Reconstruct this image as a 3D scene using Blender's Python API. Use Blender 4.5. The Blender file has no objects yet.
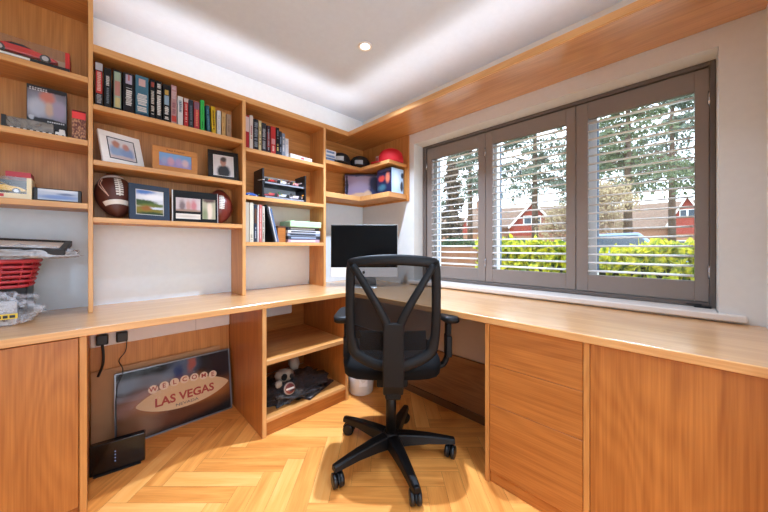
import bpy, bmesh, math, random
from mathutils import Vector, Matrix, Euler
rnd = random.Random(7)
S = bpy.context.scene
COL = S.collection
PI = math.pi

# ------------------------------------------------------------------ materials
def lin(c):
    return tuple(((v/255)/12.92 if v/255 <= .04045 else ((v/255+.055)/1.055)**2.4) for v in c)

def new_mat(name):
    m = bpy.data.materials.new(name); m.use_nodes = True
    nt = m.node_tree; nt.nodes.clear()
    out = nt.nodes.new('ShaderNodeOutputMaterial')
    b = nt.nodes.new('ShaderNodeBsdfPrincipled')
    nt.links.new(b.outputs[0], out.inputs[0])
    return m, nt, b, out

_plain = {}
def plain(rgb, rough=.5, metal=0, spec=.5, var=.0, key=None):
    k = (rgb, rough, metal, spec, var)
    if k in _plain: return _plain[k]
    m, nt, b, out = new_mat('plain_%d' % len(_plain))
    c = lin(rgb)
    b.inputs['Roughness'].default_value = rough
    b.inputs['Metallic'].default_value = metal
    b.inputs['Specular IOR Level'].default_value = spec
    n = nt.nodes.new('ShaderNodeTexNoise'); n.inputs['Scale'].default_value = 35; n.inputs['Detail'].default_value = 3
    tc = nt.nodes.new('ShaderNodeTexCoord'); nt.links.new(tc.outputs['Object'], n.inputs['Vector'])
    mx = nt.nodes.new('ShaderNodeMix'); mx.data_type = 'RGBA'
    v = max(var, .04)
    mx.inputs[6].default_value = (*[x*(1-v) for x in c], 1); mx.inputs[7].default_value = (*[min(1, x*(1+v)) for x in c], 1)
    nt.links.new(n.outputs['Fac'], mx.inputs[0]); nt.links.new(mx.outputs[2], b.inputs['Base Color'])
    _plain[k] = m
    return m

def wood(name, dark, light, axis, rough=.38, scale=1.0, spec=.5, coat=0):
    m, nt, b, out = new_mat(name)
    L = nt.links.new
    tc = nt.nodes.new('ShaderNodeTexCoord'); oi = nt.nodes.new('ShaderNodeObjectInfo')
    add = nt.nodes.new('ShaderNodeVectorMath'); add.operation = 'ADD'
    mul = nt.nodes.new('ShaderNodeVectorMath'); mul.operation = 'SCALE'; mul.inputs[0].default_value = (13.1, 7.3, 9.7)
    L(oi.outputs['Random'], mul.inputs['Scale']); L(tc.outputs['Object'], add.inputs[0]); L(mul.outputs[0], add.inputs[1])
    def mapped(along, across):
        mp = nt.nodes.new('ShaderNodeMapping')
        s = [across*scale]*3; s['xyz'.index(axis)] = along*scale
        mp.inputs['Scale'].default_value = s; L(add.outputs[0], mp.inputs['Vector']); return mp
    m1 = mapped(1.3, 24); n1 = nt.nodes.new('ShaderNodeTexNoise'); n1.inputs['Scale'].default_value = 1; n1.inputs['Detail'].default_value = 4; n1.inputs['Distortion'].default_value = .6
    L(m1.outputs[0], n1.inputs['Vector'])
    m2 = mapped(3.5, 170); n2 = nt.nodes.new('ShaderNodeTexNoise'); n2.inputs['Scale'].default_value = 1; n2.inputs['Detail'].default_value = 2
    L(m2.outputs[0], n2.inputs['Vector'])
    # cathedral figure: banded distorted noise
    m3 = mapped(.7, 4.5); n3 = nt.nodes.new('ShaderNodeTexNoise'); n3.inputs['Scale'].default_value = 1; n3.inputs['Detail'].default_value = 1.5; n3.inputs['Distortion'].default_value = .3
    L(m3.outputs[0], n3.inputs['Vector'])
    k = nt.nodes.new('ShaderNodeMath'); k.operation = 'MULTIPLY'; k.inputs[1].default_value = 90; L(n3.outputs['Fac'], k.inputs[0])
    sn = nt.nodes.new('ShaderNodeMath'); sn.operation = 'SINE'; L(k.outputs[0], sn.inputs[0])
    a = nt.nodes.new('ShaderNodeMath'); a.operation = 'MULTIPLY_ADD'; a.inputs[1].default_value = .09; L(sn.outputs[0], a.inputs[0]); n1s = nt.nodes.new('ShaderNodeMath'); n1s.operation = 'MULTIPLY'; n1s.inputs[1].default_value = .6; L(n1.outputs['Fac'], n1s.inputs[0]); L(n1s.outputs[0], a.inputs[2])
    a2 = nt.nodes.new('ShaderNodeMath'); a2.operation = 'MULTIPLY_ADD'; a2.inputs[1].default_value = .95; L(n2.outputs['Fac'], a2.inputs[0]); L(a.outputs[0], a2.inputs[2])
    mr = nt.nodes.new('ShaderNodeMapRange'); mr.inputs['From Min'].default_value = .34; mr.inputs['From Max'].default_value = 1.14; L(a2.outputs[0], mr.inputs['Value'])
    mx = nt.nodes.new('ShaderNodeMix'); mx.data_type = 'RGBA'
    mx.inputs[6].default_value = (*lin(dark), 1); mx.inputs[7].default_value = (*lin(light), 1)
    L(mr.outputs[0], mx.inputs[0]); L(mx.outputs[2], b.inputs['Base Color'])
    b.inputs['Roughness'].default_value = rough; b.inputs['Specular IOR Level'].default_value = spec
    b.inputs['Coat Weight'].default_value = coat; b.inputs['Coat IOR'].default_value = 2.4; b.inputs['Coat Roughness'].default_value = .24
    bp = nt.nodes.new('ShaderNodeBump'); bp.inputs['Strength'].default_value = .08; bp.inputs['Distance'].default_value = .001
    L(n2.outputs['Fac'], bp.inputs['Height']); L(bp.outputs[0], b.inputs['Normal'])
    return m

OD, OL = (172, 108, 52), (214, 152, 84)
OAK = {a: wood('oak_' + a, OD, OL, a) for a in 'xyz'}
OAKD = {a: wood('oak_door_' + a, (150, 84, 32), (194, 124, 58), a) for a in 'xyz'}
TOPW = {a: wood('oak_top_' + a, (190, 134, 80), (226, 176, 118), a, rough=.4, spec=.5, coat=1) for a in 'xy'}
EDGE = {a: wood('oak_lipping_' + a, (196, 138, 80), (226, 174, 112), a, rough=.35) for a in 'xyz'}

def floor_mat():
    m, nt, b, out = new_mat('herringbone_oak'); L = nt.links.new
    uv = nt.nodes.new('ShaderNodeUVMap'); at = nt.nodes.new('ShaderNodeAttribute'); at.attribute_name = 'plank'
    mp = nt.nodes.new('ShaderNodeMapping'); mp.inputs['Scale'].default_value = (2.2, 26, 1)
    L(uv.outputs[0], mp.inputs['Vector'])
    n = nt.nodes.new('ShaderNodeTexNoise'); n.inputs['Scale'].default_value = 1; n.inputs['Detail'].default_value = 4; n.inputs['Distortion'].default_value = .8
    L(mp.outputs[0], n.inputs['Vector'])
    mp2 = nt.nodes.new('ShaderNodeMapping'); mp2.inputs['Scale'].default_value = (9, 260, 1); L(uv.outputs[0], mp2.inputs['Vector'])
    n2 = nt.nodes.new('ShaderNodeTexNoise'); n2.inputs['Scale'].default_value = 1; L(mp2.outputs[0], n2.inputs['Vector'])
    a = nt.nodes.new('ShaderNodeMath'); a.operation = 'MULTIPLY_ADD'; a.inputs[1].default_value = .35; L(n2.outputs['Fac'], a.inputs[0]); L(n.outputs['Fac'], a.inputs[2])
    a2 = nt.nodes.new('ShaderNodeMath'); a2.operation = 'MULTIPLY_ADD'; a2.inputs[1].default_value = .45; L(at.outputs['Fac'], a2.inputs[0]); L(a.outputs[0], a2.inputs[2])
    mr = nt.nodes.new('ShaderNodeMapRange'); mr.inputs['From Min'].default_value = .5; mr.inputs['From Max'].default_value = 1.4; L(a2.outputs[0], mr.inputs['Value'])
    cr = nt.nodes.new('ShaderNodeValToRGB'); cr.color_ramp.elements[0].color = (*lin((206, 128, 56)), 1); cr.color_ramp.elements[1].color = (*lin((252, 194, 116)), 1)
    e = cr.color_ramp.elements.new(.45); e.color = (*lin((240, 164, 82)), 1)
    L(mr.outputs[0], cr.inputs[0]); L(cr.outputs[0], b.inputs['Base Color'])
    b.inputs['Roughness'].default_value = .34; b.inputs['Specular IOR Level'].default_value = .5
    return m

def picture(name, base, blobs, rough=.35, spec=.5):
    """a printed picture: soft patches of colour over UV, wobbled by noise"""
    m, nt, b, out = new_mat(name); L = nt.links.new
    uv = nt.nodes.new('ShaderNodeUVMap')
    n = nt.nodes.new('ShaderNodeTexNoise'); n.inputs['Scale'].default_value = 7; n.inputs['Detail'].default_value = 3; L(uv.outputs[0], n.inputs['Vector'])
    s = nt.nodes.new('ShaderNodeVectorMath'); s.operation = 'MULTIPLY_ADD'; s.inputs[1].default_value = (.09, .09, 0); L(n.outputs['Color'], s.inputs[0])
    off = nt.nodes.new('ShaderNodeVectorMath'); off.operation = 'SUBTRACT'; off.inputs[1].default_value = (.045, .045, 0); L(uv.outputs[0], off.inputs[0])
    L(off.outputs[0], s.inputs[2])
    cur = None; col0 = (*lin(base), 1)
    for (cx, cy, rx, ry, c, soft) in blobs:
        d = nt.nodes.new('ShaderNodeVectorMath'); d.operation = 'SUBTRACT'; d.inputs[1].default_value = (cx, cy, 0); L(s.outputs[0], d.inputs[0])
        q = nt.nodes.new('ShaderNodeVectorMath'); q.operation = 'DIVIDE'; q.inputs[1].default_value = (rx, ry, 1); L(d.outputs[0], q.inputs[0])
        z = nt.nodes.new('ShaderNodeVectorMath'); z.operation = 'MULTIPLY'; z.inputs[1].default_value = (1, 1, 0); L(q.outputs[0], z.inputs[0])
        ln = nt.nodes.new('ShaderNodeVectorMath'); ln.operation = 'LENGTH'; L(z.outputs[0], ln.inputs[0])
        mr = nt.nodes.new('ShaderNodeMapRange'); mr.interpolation_type = 'SMOOTHSTEP'
        mr.inputs['From Min'].default_value = 1 + soft; mr.inputs['From Max'].default_value = max(0, 1 - soft); L(ln.outputs['Value'], mr.inputs['Value'])
        mx = nt.nodes.new('ShaderNodeMix'); mx.data_type = 'RGBA'
        if cur is None: mx.inputs[6].default_value = col0
        else: L(cur, mx.inputs[6])
        mx.inputs[7].default_value = (*lin(c), 1); L(mr.outputs[0], mx.inputs[0]); cur = mx.outputs[2]
    L(cur, b.inputs['Base Color']); b.inputs['Roughness'].default_value = rough; b.inputs['Specular IOR Level'].default_value = spec
    return m

def glassy(name, tint=(1, 1, 1), trans=.9, rough=.02):
    m, nt, b, out = new_mat(name); L = nt.links.new
    t = nt.nodes.new('ShaderNodeBsdfTransparent'); t.inputs[0].default_value = (*tint, 1)
    g = nt.nodes.new('ShaderNodeBsdfGlossy'); g.inputs['Roughness'].default_value = rough
    mx = nt.nodes.new('ShaderNodeMixShader'); mx.inputs[0].default_value = 1 - trans
    L(t.outputs[0], mx.inputs[1]); L(g.outputs[0], mx.inputs[2]); L(mx.outputs[0], out.inputs[0]); nt.nodes.remove(b)
    return m

def film(name, rgb, trans, rough=.25):
    m, nt, b, out = new_mat(name); L = nt.links.new
    t = nt.nodes.new('ShaderNodeBsdfTransparent')
    b.inputs['Base Color'].default_value = (*lin(rgb), 1); b.inputs['Roughness'].default_value = rough
    n = nt.nodes.new('ShaderNodeTexNoise'); n.inputs['Scale'].default_value = 22; n.inputs['Detail'].default_value = 3; n.inputs['Distortion'].default_value = 1.5
    tc = nt.nodes.new('ShaderNodeTexCoord'); L(tc.outputs['Object'], n.inputs['Vector'])
    bp = nt.nodes.new('ShaderNodeBump'); bp.inputs['Strength'].default_value = .6; bp.inputs['Distance'].default_value = .01; L(n.outputs['Fac'], bp.inputs['Height']); L(bp.outputs[0], b.inputs['Normal'])
    mr = nt.nodes.new('ShaderNodeMapRange'); mr.inputs['From Min'].default_value = .35; mr.inputs['From Max'].default_value = .7
    mr.inputs['To Min'].default_value = max(0, 1 - trans - .15); mr.inputs['To Max'].default_value = min(1, 1 - trans + .25); L(n.outputs['Fac'], mr.inputs['Value'])
    mx = nt.nodes.new('ShaderNodeMixShader'); L(mr.outputs[0], mx.inputs[0])
    L(t.outputs[0], mx.inputs[1]); L(b.outputs[0], mx.inputs[2]); L(mx.outputs[0], out.inputs[0])
    return m

def emit(name, rgb, st):
    m, nt, b, out = new_mat(name); e = nt.nodes.new('ShaderNodeEmission'); e.inputs[0].default_value = (*lin(rgb), 1); e.inputs[1].default_value = st
    nt.links.new(e.outputs[0], out.inputs[0]); nt.nodes.remove(b); return m

WALLM = plain((232, 244, 252), .85, spec=.2)
WALL_SHADED = plain((214, 214, 210), .85, spec=.2)  # window wall darkened: its backlit shade is put into the colour
CEILM = plain((208, 222, 238), .9, spec=.2)
WHITE = plain((235, 233, 229), .45)
UPVC = plain((240, 242, 245), .3)
TAUPE = plain((134, 123, 116), .5)
SLATM = plain((232, 230, 228), .35)  # slats paler than the taupe frame, sky overexposure put into their colour
BLACK = plain((22, 22, 24), .45)
BLACKG = plain((10, 10, 12), .12)
DARKP = plain((30, 32, 36), .4)
STEEL = plain((190, 190, 192), .25, metal=1)
CHROME = plain((225, 225, 228), .12, metal=1)
ALU = plain((205, 207, 210), .35, metal=.6)

# ------------------------------------------------------------------ mesh builder
class B:
    def __init__(s):
        s.bm = bmesh.new(); s.mi = 0; s.uv = s.bm.loops.layers.uv.new('UVMap')
    def _f(s, vs, smooth=False):
        try: f = s.bm.faces.new(vs)
        except ValueError: return None
        f.material_index = s.mi; f.smooth = smooth; return f
    def box(s, x0, x1, y0, y1, z0, z1, mat=None):
        M = mat or Matrix()
        v = [s.bm.verts.new(M @ Vector((x, y, z))) for x in (x0, x1) for y in (y0, y1) for z in (z0, z1)]
        for q in ((0, 1, 3, 2), (4, 6, 7, 5), (0, 4, 5, 1), (2, 3, 7, 6), (0, 2, 6, 4), (1, 5, 7, 3)):
            f = s._f([v[i] for i in q])
        return s
    def quad(s, p0, p1, p2, p3):
        f = s._f([s.bm.verts.new(p) for p in (p0, p1, p2, p3)])
        for l, c in zip(f.loops, ((0, 0), (1, 0), (1, 1), (0, 1))): l[s.uv].uv = c
        return s
    def rings(s, rs, caps=True, smooth=True, closed=False):
        R = [[s.bm.verts.new(p) for p in r] for r in rs]
        n = len(R[0])
        for a, b_ in list(zip(R, R[1:])) + ([(R[-1], R[0])] if closed else []):
            for i in range(n): s._f([a[i], a[(i+1) % n], b_[(i+1) % n], b_[i]], smooth)
        if caps and not closed:
            s._f(R[0][::-1]); s._f(R[-1])
        return s
    def tube(s, path, r, n=10, smooth=True, flat=None):
        path = [Vector(p) for p in path]; rs = []
        up = None
        for i, p in enumerate(path):
            t = (path[min(i+1, len(path)-1)] - path[max(i-1, 0)]).normalized()
            if up is None:
                up = Vector((0, 0, 1)) if abs(t.z) < .9 else Vector((0, 1, 0))
            a = t.cross(up).normalized(); c = a.cross(t).normalized(); up = c
            rr = r[i] if isinstance(r, (list, tuple)) else r
            ra, rc = (rr, rr) if flat is None else (rr, rr*flat)
            rs.append([p + a*(math.cos(2*PI*k/n)*ra) + c*(math.sin(2*PI*k/n)*rc) for k in range(n)])
        return s.rings(rs, True, smooth)
    def cyl(s, c, r, h, n=20, axis='z', r2=None):
        r2 = r if r2 is None else r2; d = {'x': Vector((1, 0, 0)), 'y': Vector((0, 1, 0)), 'z': Vector((0, 0, 1))}[axis]
        c = Vector(c); a = Vector((0, 0, 1)) if axis == 'x' else Vector((1, 0, 0)); b_ = d.cross(a)
        return s.rings([[c + d*t + a*(math.cos(2*PI*k/n)*q) + b_*(math.sin(2*PI*k/n)*q) for k in range(n)] for t, q in ((0, r), (h, r2))])
    def lathe(s, prof, c=(0, 0, 0), n=24, M=None):
        M = M or Matrix(); c = Vector(c)
        return s.rings([[c + M @ Vector((math.cos(2*PI*k/n)*r, math.sin(2*PI*k/n)*r, z)) for k in range(n)] for r, z in prof])
    def prism(s, poly, t0, t1, plane='xy', M=None):
        M = M or Matrix()
        def p3(a, b_, t): return M @ Vector({'xy': (a, b_, t), 'xz': (a, t, b_), 'yz': (t, a, b_)}[plane])
        lo = [s.bm.verts.new(p3(a, b_, t0)) for a, b_ in poly]; hi = [s.bm.verts.new(p3(a, b_, t1)) for a, b_ in poly]
        n = len(poly); s._f(lo[::-1]); s._f(hi)
        for i in range(n): s._f([lo[i], lo[(i+1) % n], hi[(i+1) % n], hi[i]])
        return s
    def blob(s, c, rad, seed=0, amp=.15, freq=6, n=20, m=12, flatz=None):
        from mathutils import noise
        c = Vector(c); rs = []
        for j in range(m+1):
            th = PI*(j+.001)/(m+.002)
            r = []
            for i in range(n):
                ph = 2*PI*i/n; d = Vector((math.sin(th)*math.cos(ph), math.sin(th)*math.sin(ph), -math.cos(th)))
                k = 1 + amp*noise.noise(d*freq*.5 + Vector((seed*3.1, seed, 0))) + amp*.6*noise.noise(d*freq + Vector((0, seed*2.7, seed)))
                p = c + Vector((d.x*rad[0]*k, d.y*rad[1]*k, d.z*rad[2]*k))
                if flatz is not None and p.z < flatz: p.z = flatz
                r.append(p)
            rs.append(r)
        return s.rings(rs, True, True)

def props(o, label=None, cat=None, group=None, kind=None):
    if label: o['label'] = label
    if cat: o['category'] = cat
    if group: o['group'] = group
    if kind: o['kind'] = kind
    return o

def thing(name, label, cat, loc=(0, 0, 0), rz=0, group=None):
    o = bpy.data.objects.new(name, None); COL.objects.link(o); o.empty_display_size = .05
    o.location = loc; o.rotation_euler = (0, 0, rz)
    return props(o, label, cat, group)

def mk(name, b, mats, parent=None, world=True, bevel=0, sub=0, label=None, seg=1):
    """link builder b as one mesh object; world=True: b holds world coordinates (unrotated parents)"""
    if not isinstance(mats, (list, tuple)): mats = [mats]
    bmesh.ops.recalc_face_normals(b.bm, faces=b.bm.faces)
    off = Vector()
    if world and parent is not None:
        q = parent
        while q is not None: off += q.location; q = q.parent
        if off.length: bmesh.ops.translate(b.bm, vec=-off, verts=b.bm.verts)
    me = bpy.data.meshes.new(name); b.bm.to_mesh(me); b.bm.free()
    for m in mats: me.materials.append(m)
    o = bpy.data.objects.new(name, me); COL.objects.link(o)
    if parent is not None: o.parent = parent
    if bevel:
        md = o.modifiers.new('bev', 'BEVEL'); md.width = bevel; md.segments = seg; md.limit_method = 'ANGLE'; md.angle_limit = math.radians(40)
    if sub:
        md = o.modifiers.new('sub', 'SUBSURF'); md.levels = sub; md.render_levels = sub
    if label: o['label'] = label
    return o

def single(name, b, mats, label, cat, loc=(0, 0, 0), group=None, **k):
    """a thing that is one mesh; origin put at loc"""
    bmesh.ops.translate(b.bm, vec=-Vector(loc), verts=b.bm.verts)
    o = mk(name, b, mats, None, **k); o.location = loc
    return props(o, label, cat, group)

def struct(name, b, mats, **k):
    o = mk(name, b, mats, **k); o['kind'] = 'structure'; return o

def text(name, body, size, mat, parent, loc, rot, depth=.0006, width=None, bold=0.0):
    cu = bpy.data.curves.new(name, 'FONT'); cu.body = body; cu.size = size; cu.align_x = 'CENTER'; cu.align_y = 'CENTER'; cu.extrude = depth; cu.offset = bold; cu.resolution_u = 3
    t = bpy.data.objects.new('tmp_text', cu); COL.objects.link(t)
    bpy.context.view_layer.update()
    me = bpy.data.meshes.new_from_object(t.evaluated_get(bpy.context.evaluated_depsgraph_get()))
    bpy.data.objects.remove(t)
    me.materials.clear(); me.materials.append(mat)
    if width:
        xs = [v.co.x for v in me.vertices]; w = max(xs) - min(xs); c = (max(xs) + min(xs))/2
        for v in me.vertices: v.co.x = (v.co.x - c)*width/w
    o = bpy.data.objects.new(name, me); COL.objects.link(o); o.parent = parent; o.location = loc; o.rotation_euler = rot
    return o

def dup(root):
    r = root.copy(); COL.objects.link(r)
    for ch in list(root.children):
        c = ch.copy(); COL.objects.link(c); c.parent = r
        for g in list(ch.children):
            d = g.copy(); COL.objects.link(d); d.parent = c
    return r

# ------------------------------------------------------------------ camera
H = 1.07; FOC = 291.5; TH = math.atan(296/291.5)
Fd = Vector((math.cos(TH), math.sin(TH), 0)); Rd = Vector((math.sin(TH), -math.cos(TH), 0))
cam = bpy.data.cameras.new('camera'); co = bpy.data.objects.new('camera', cam); COL.objects.link(co)
cam.sensor_width = 36; cam.lens = FOC/768*36; cam.shift_y = -10/768; cam.clip_start = .02; cam.clip_end = 400
co.location = (0, 0, H); co.rotation_euler = (PI/2, 0, TH - PI/2)
S.camera = co
CHZ = TH - PI/2          # yaw that turns local +Y along the viewing diagonal

# ------------------------------------------------------------------ room shell
XL, XR, YB, YF, ZC = -1.0, 1.88, 2.21, -1.6, 2.30
b = B(); b.box(XL-.1, 2.2, YB, YB+.12, -.1, 2.4); struct('wall_back', b, WALLM)
b = B(); b.box(XL-.1, XL, YF, YB, -.1, 2.4); struct('wall_left', b, WALLM)
b = B(); b.box(XL-.1, -.75, YF-.1, YF, -.1, 2.4); b.box(.75, 2.2, YF-.1, YF, -.1, 2.4); b.box(-.75, .75, YF-.1, YF, 2.15, 2.4); struct('wall_front', b, WALLM)   # opening added behind the camera to let sky light in as fill
wy0, wy1, wz0, wz1 = -.115, 1.554, .757, 1.918
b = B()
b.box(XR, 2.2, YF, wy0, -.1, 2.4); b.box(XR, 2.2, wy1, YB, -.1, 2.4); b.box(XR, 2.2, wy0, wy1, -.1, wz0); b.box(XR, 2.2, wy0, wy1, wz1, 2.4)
struct('wall_right', b, WALL_SHADED)
b = B(); b.box(1.15, XR, -.345, -.240, 0, ZC); struct('wall_return', b, plain((240, 240, 240), .7))
b = B(); b.box(XL-.1, 2.2, YF-.1, YB+.12, ZC, 2.42); struct('ceiling', b, CEILM)

# herringbone floor: every block a quad, clipped to the room
b = B(); lay = b.bm.loops.layers.color.new('plank')
Wp, Lp = .084, .42
def plank(u0, u1, v0, v1, horiz):
    g = .0004
    ps = [(u0+g, v0+g), (u1-g, v0+g), (u1-g, v1-g), (u0+g, v1-g)]
    P3 = []
    for (p, q) in ps:
        w = Fd*(p-.13) + Rd*(q+.02); P3.append(Vector((w.x, w.y, 0)))
    c = sum(P3, Vector())/4
    if c.x < XL-.4 or c.x > XR+.4 or c.y < YF-.4 or c.y > YB+.4: return
    f = b._f([b.bm.verts.new(p) for p in P3]); t = rnd.random(); o = rnd.random()*20; o2 = rnd.random()*20
    for l, (p, q) in zip(f.loops, ps):
        l[lay] = (t, t, t, 1)
        l[b.uv].uv = ((p if horiz else q) + o, (q if horiz else p) + o2)
for i in range(-40, 60):
    for j in range(-12, 13):
        ox, oy = i*Wp + j*Lp, i*Wp - j*Lp
        plank(ox, ox+Lp, oy, oy+Wp, True)
        plank(ox, ox+Wp, oy+Wp, oy+Wp+Lp, False)
for co_, no in (((XL, 0, 0), (-1, 0, 0)), ((XR, 0, 0), (1, 0, 0)), ((0, YF, 0), (0, -1, 0)), ((0, YB, 0), (0, 1, 0))):
    bmesh.ops.bisect_plane(b.bm, geom=b.bm.verts[:] + b.bm.edges[:] + b.bm.faces[:], plane_co=co_, plane_no=no, clear_outer=True)
b.mi = 1; b.box(XL, XR, YF, YB, -.1, -.0008)
struct('floor', b, [floor_mat(), plain((92, 58, 30), .7)])

# sill board
b = B(); b.prism([(1.852, -.19), (1.879, -.19), (1.879, wy0+.001), (2.03, wy0+.001), (2.03, wy1-.001), (1.879, wy1-.001), (1.879, 1.60), (1.852, 1.60)], .7575, .787)
struct('trim_1', b, plain((218, 211, 203), .5), bevel=.006, seg=3)

# white window frame with panes, behind the shutters
b = B()
x0, x1 = 2.085, 2.145
b.box(x0, x1, wy0, wy1, .787, .845); b.box(x0, x1, wy0, wy1, 1.85, wz1)
b.box(x0, x1, wy0, wy0+.062, .845, 1.85); b.box(x0, x1, wy1-.09, wy1, .845, 1.85)
for yc in (.985, .385): b.box(x0, x1, yc-.045, yc+.045, .845, 1.85)
b.box(2.03, 2.2, wy0, wy1, wz0, .787)
win = struct('window_1', b, UPVC, bevel=.003)
for n_, (a, c) in enumerate(((1.464, 1.03), (.94, .43), (.34, -.053))):
    g = B(); g.box(2.112, 2.118, c, a, .845, 1.85); mk('pane', g, glassy('window_glass_%d' % n_, (.97, .99, .985), .96), win)

# ------------------------------------------------------------------ shutters
b = B(); sx0, sx1 = 1.995, 2.045
b.box(sx0, sx1, wy0+.001, wy0+.02, .788, wz1-.001); b.box(sx0, sx1, wy1-.036, wy1-.001, .788, wz1-.001)
b.box(sx0, sx1, wy0+.02, wy1-.036, 1.897, wz1-.001); b.box(sx0, sx1, wy0+.02, wy1-.036, .788, .808)
struct('trim_2', b, plain((98, 88, 82), .5), bevel=.002)
t = thing('window_latch', 'small black latch on the sill at the end wall side of the shutters', 'latch', (1.985, -.075, .7875))
b = B(); b.box(1.965, 1.992, -.10, -.045, .7875, .796); b.box(1.968, 1.978, -.07, -.02, .7965, .803); mk('body', b, BLACK, t, bevel=.002)
def shutter(ya, yb, oa, ob, label, hinge_low):
    # ya>yb: panel edges, oa>ob: louvre opening
    z0, z1, o0, o1 = .812, 1.893, .905, 1.797
    t = thing('window_shutter', label, 'window shutter', (2.02, (ya+yb)/2, z0), group='louvred shutters across the window')
    for (p, q) in ((ya, oa), (ob, yb)):
        s = B(); s.box(2.006, 2.034, q, p, z0, z1); mk('stile', s, TAUPE, t, bevel=.002)
    s = B(); s.box(2.006, 2.034, ob, oa, o1, z1); mk('top_rail', s, TAUPE, t, bevel=.002)
    s = B(); s.box(2.006, 2.034, ob, oa, z0, o0); mk('bottom_rail', s, TAUPE, t, bevel=.002)
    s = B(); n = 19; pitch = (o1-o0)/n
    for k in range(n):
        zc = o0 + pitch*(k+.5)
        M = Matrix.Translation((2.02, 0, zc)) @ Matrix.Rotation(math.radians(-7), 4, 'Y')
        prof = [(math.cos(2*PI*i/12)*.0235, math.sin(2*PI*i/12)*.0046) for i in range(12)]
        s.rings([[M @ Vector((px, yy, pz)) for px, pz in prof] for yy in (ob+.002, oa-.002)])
    mk('slats', s, SLATM, t, label='louvre slats set open, sky brightness painted into their pale colour')
    s = B(); s.box(2.047, 2.053, oa-.045, oa-.037, o0+.02, o1-.02); mk('tilt_rod', s, plain((120, 150, 190), .4), t)
    for zz in (.95, 1.75):
        s = B(); yh = yb if hinge_low else ya
        s.cyl((2.0, yh, zz-.03), .005, .06, 10); mk('hinge', s, STEEL, t, label='bright metal hinge')
    return t
shutter(1.514, .9915, 1.462, 1.047, 'taupe louvred shutter panel nearest the corner shelves, brown fence seen through it', False)
shutter(.989, .431, .936, .480, 'taupe louvred shutter panel between the other two, gabled house seen through it', False)
shutter(.428, -.0945, .371, -.048, 'largest looking taupe louvred shutter panel, beside bare end wall, car seen through it', True)

# ------------------------------------------------------------------ shelving
def board(name, x0, x1, y0, y1, z0, z1, mat, parent, bevel=.0015):
    b = B(); b.box(x0, x1, y0, y1, z0, z1); return mk(name, b, mat, parent, bevel=bevel)
def shelf(x0, x1, y0, y1, ztop, th, parent, edge=True):
    o = board('shelf', x0, x1, y0+.006, y1, ztop-th, ztop, OAK['x'], parent)
    b = B(); b.box(x0, x1, y0, y0+.0058, ztop-th, ztop); mk('edge_lipping', b, EDGE['x'], o, bevel=.0015, label='paler oak front lipping')
    return o
SY = 1.975; SB = 2.196
def side(x0, x1, z0, z1, parent):
    o = board('side_panel', x0, x1, SY+.006, SB, z0, z1, OAK['z'], parent)
    b = B(); b.box(x0, x1, SY, SY+.0058, z0, z1); mk('edge_lipping', b, EDGE['z'], o, bevel=.0015)
    return o
DT = .7505
# tall unit at the left
t = thing('shelving_unit', 'tall full height oak shelving tower with boxed toys, at left end of the desk', 'shelving unit', (-.35, 2.1, DT), group='oak shelving units')
side(-.030, -.0135, DT, 2.297, t); side(-.76, -.738, DT, 2.297, t)
for z in (1.872, 1.572, 1.272): shelf(-.7375, -.0305, SY, SB-.0125, z, .026, t)
board('top_panel', -.7375, -.0305, SY, SB, 2.235, 2.297, OAK['x'], t)
board('back_panel', -.7375, -.0305, SB-.012, SB, 1.272, 2.2345, OAK['z'], t)
# first wall unit
t = thing('shelving_unit', 'oak wall shelving bay with long book row, photo frames and footballs, ending on the desk', 'shelving unit', (.33, 2.1, DT), group='oak shelving units')
side(.667, .688, DT, 2.004, t)
for z in (1.754, 1.486, 1.209): shelf(-.0130, .6665, SY, SB-.0125, z, .025, t)
board('back_panel', -.0130, .6665, SB-.012, SB, 1.209, 2.0035, OAK['z'], t)
def top(x0, x1, parent):
    o = board('top_panel', x0, x1, SY+.012, SB, 2.004, 2.012, OAK['x'], parent)
    b = B(); b.box(x0, x1, SY, SY+.0118, 2.004, 2.040); mk('edge_lipping', b, EDGE['x'], o, bevel=.0015)
top(-.0130, .688, t)
# second wall unit
t = thing('shelving_unit', 'oak wall shelving bay with model car rack and mint green folder, beside the computer', 'shelving unit', (.96, 2.1, DT), group='oak shelving units')
side(1.277, 1.298, DT, 2.004, t)
for z in (1.712, 1.400, 1.096): shelf(.6885, 1.2765, SY, SB-.0125, z, .025, t)
board('back_panel', .6885, 1.2765, SB-.012, SB, 1.400, 2.0035, OAK['x'], t)
board('back_panel', .6885, 1.2765, SB-.012, SB, 1.096, 1.3745, plain((236, 226, 212), .6), t)['label'] = 'pale cream back panel'
top(.6885, 1.298, t)
# corner unit
t = thing('shelving_unit', 'L shaped oak corner shelves holding caps and boxes, above the computer', 'corner shelves', (1.6, 2.1, 1.45), group='oak shelving units')
for z, th in ((1.760, .028), (1.505, .040)):
    b = B(); b.prism([(1.2985, SY+.006), (1.656, SY+.006), (1.656, 1.62), (1.8645, 1.62), (1.8645, SB-.0125), (1.2985, SB-.0125)], z-th, z)
    o = mk('shelf', b, OAK['x'], t, bevel=.0015)
    b = B(); b.box(1.2985, 1.650, SY, SY+.0058, z-th, z); b.box(1.650, 1.6558, 1.62, SY+.0058, z-th, z); mk('edge_lipping', b, EDGE['x'], o, bevel=.001)
board('back_panel', 1.2985, 1.864, SB-.012, SB, 1.450, 2.0035, OAK['x'], t)
board('back_panel', 1.865, 1.8785, 1.60, SB, 1.450, 2.0035, OAK['z'], t)
b = B(); b.box(1.2985, 1.5195, SY+.012, SB, 2.004, 2.012); o = mk('top_panel', b, OAK['x'], t)
b = B(); b.box(1.2985, 1.5195, SY, SY+.0118, 2.004, 2.040); mk('edge_lipping', b, EDGE['x'], o, bevel=.0015)
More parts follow.
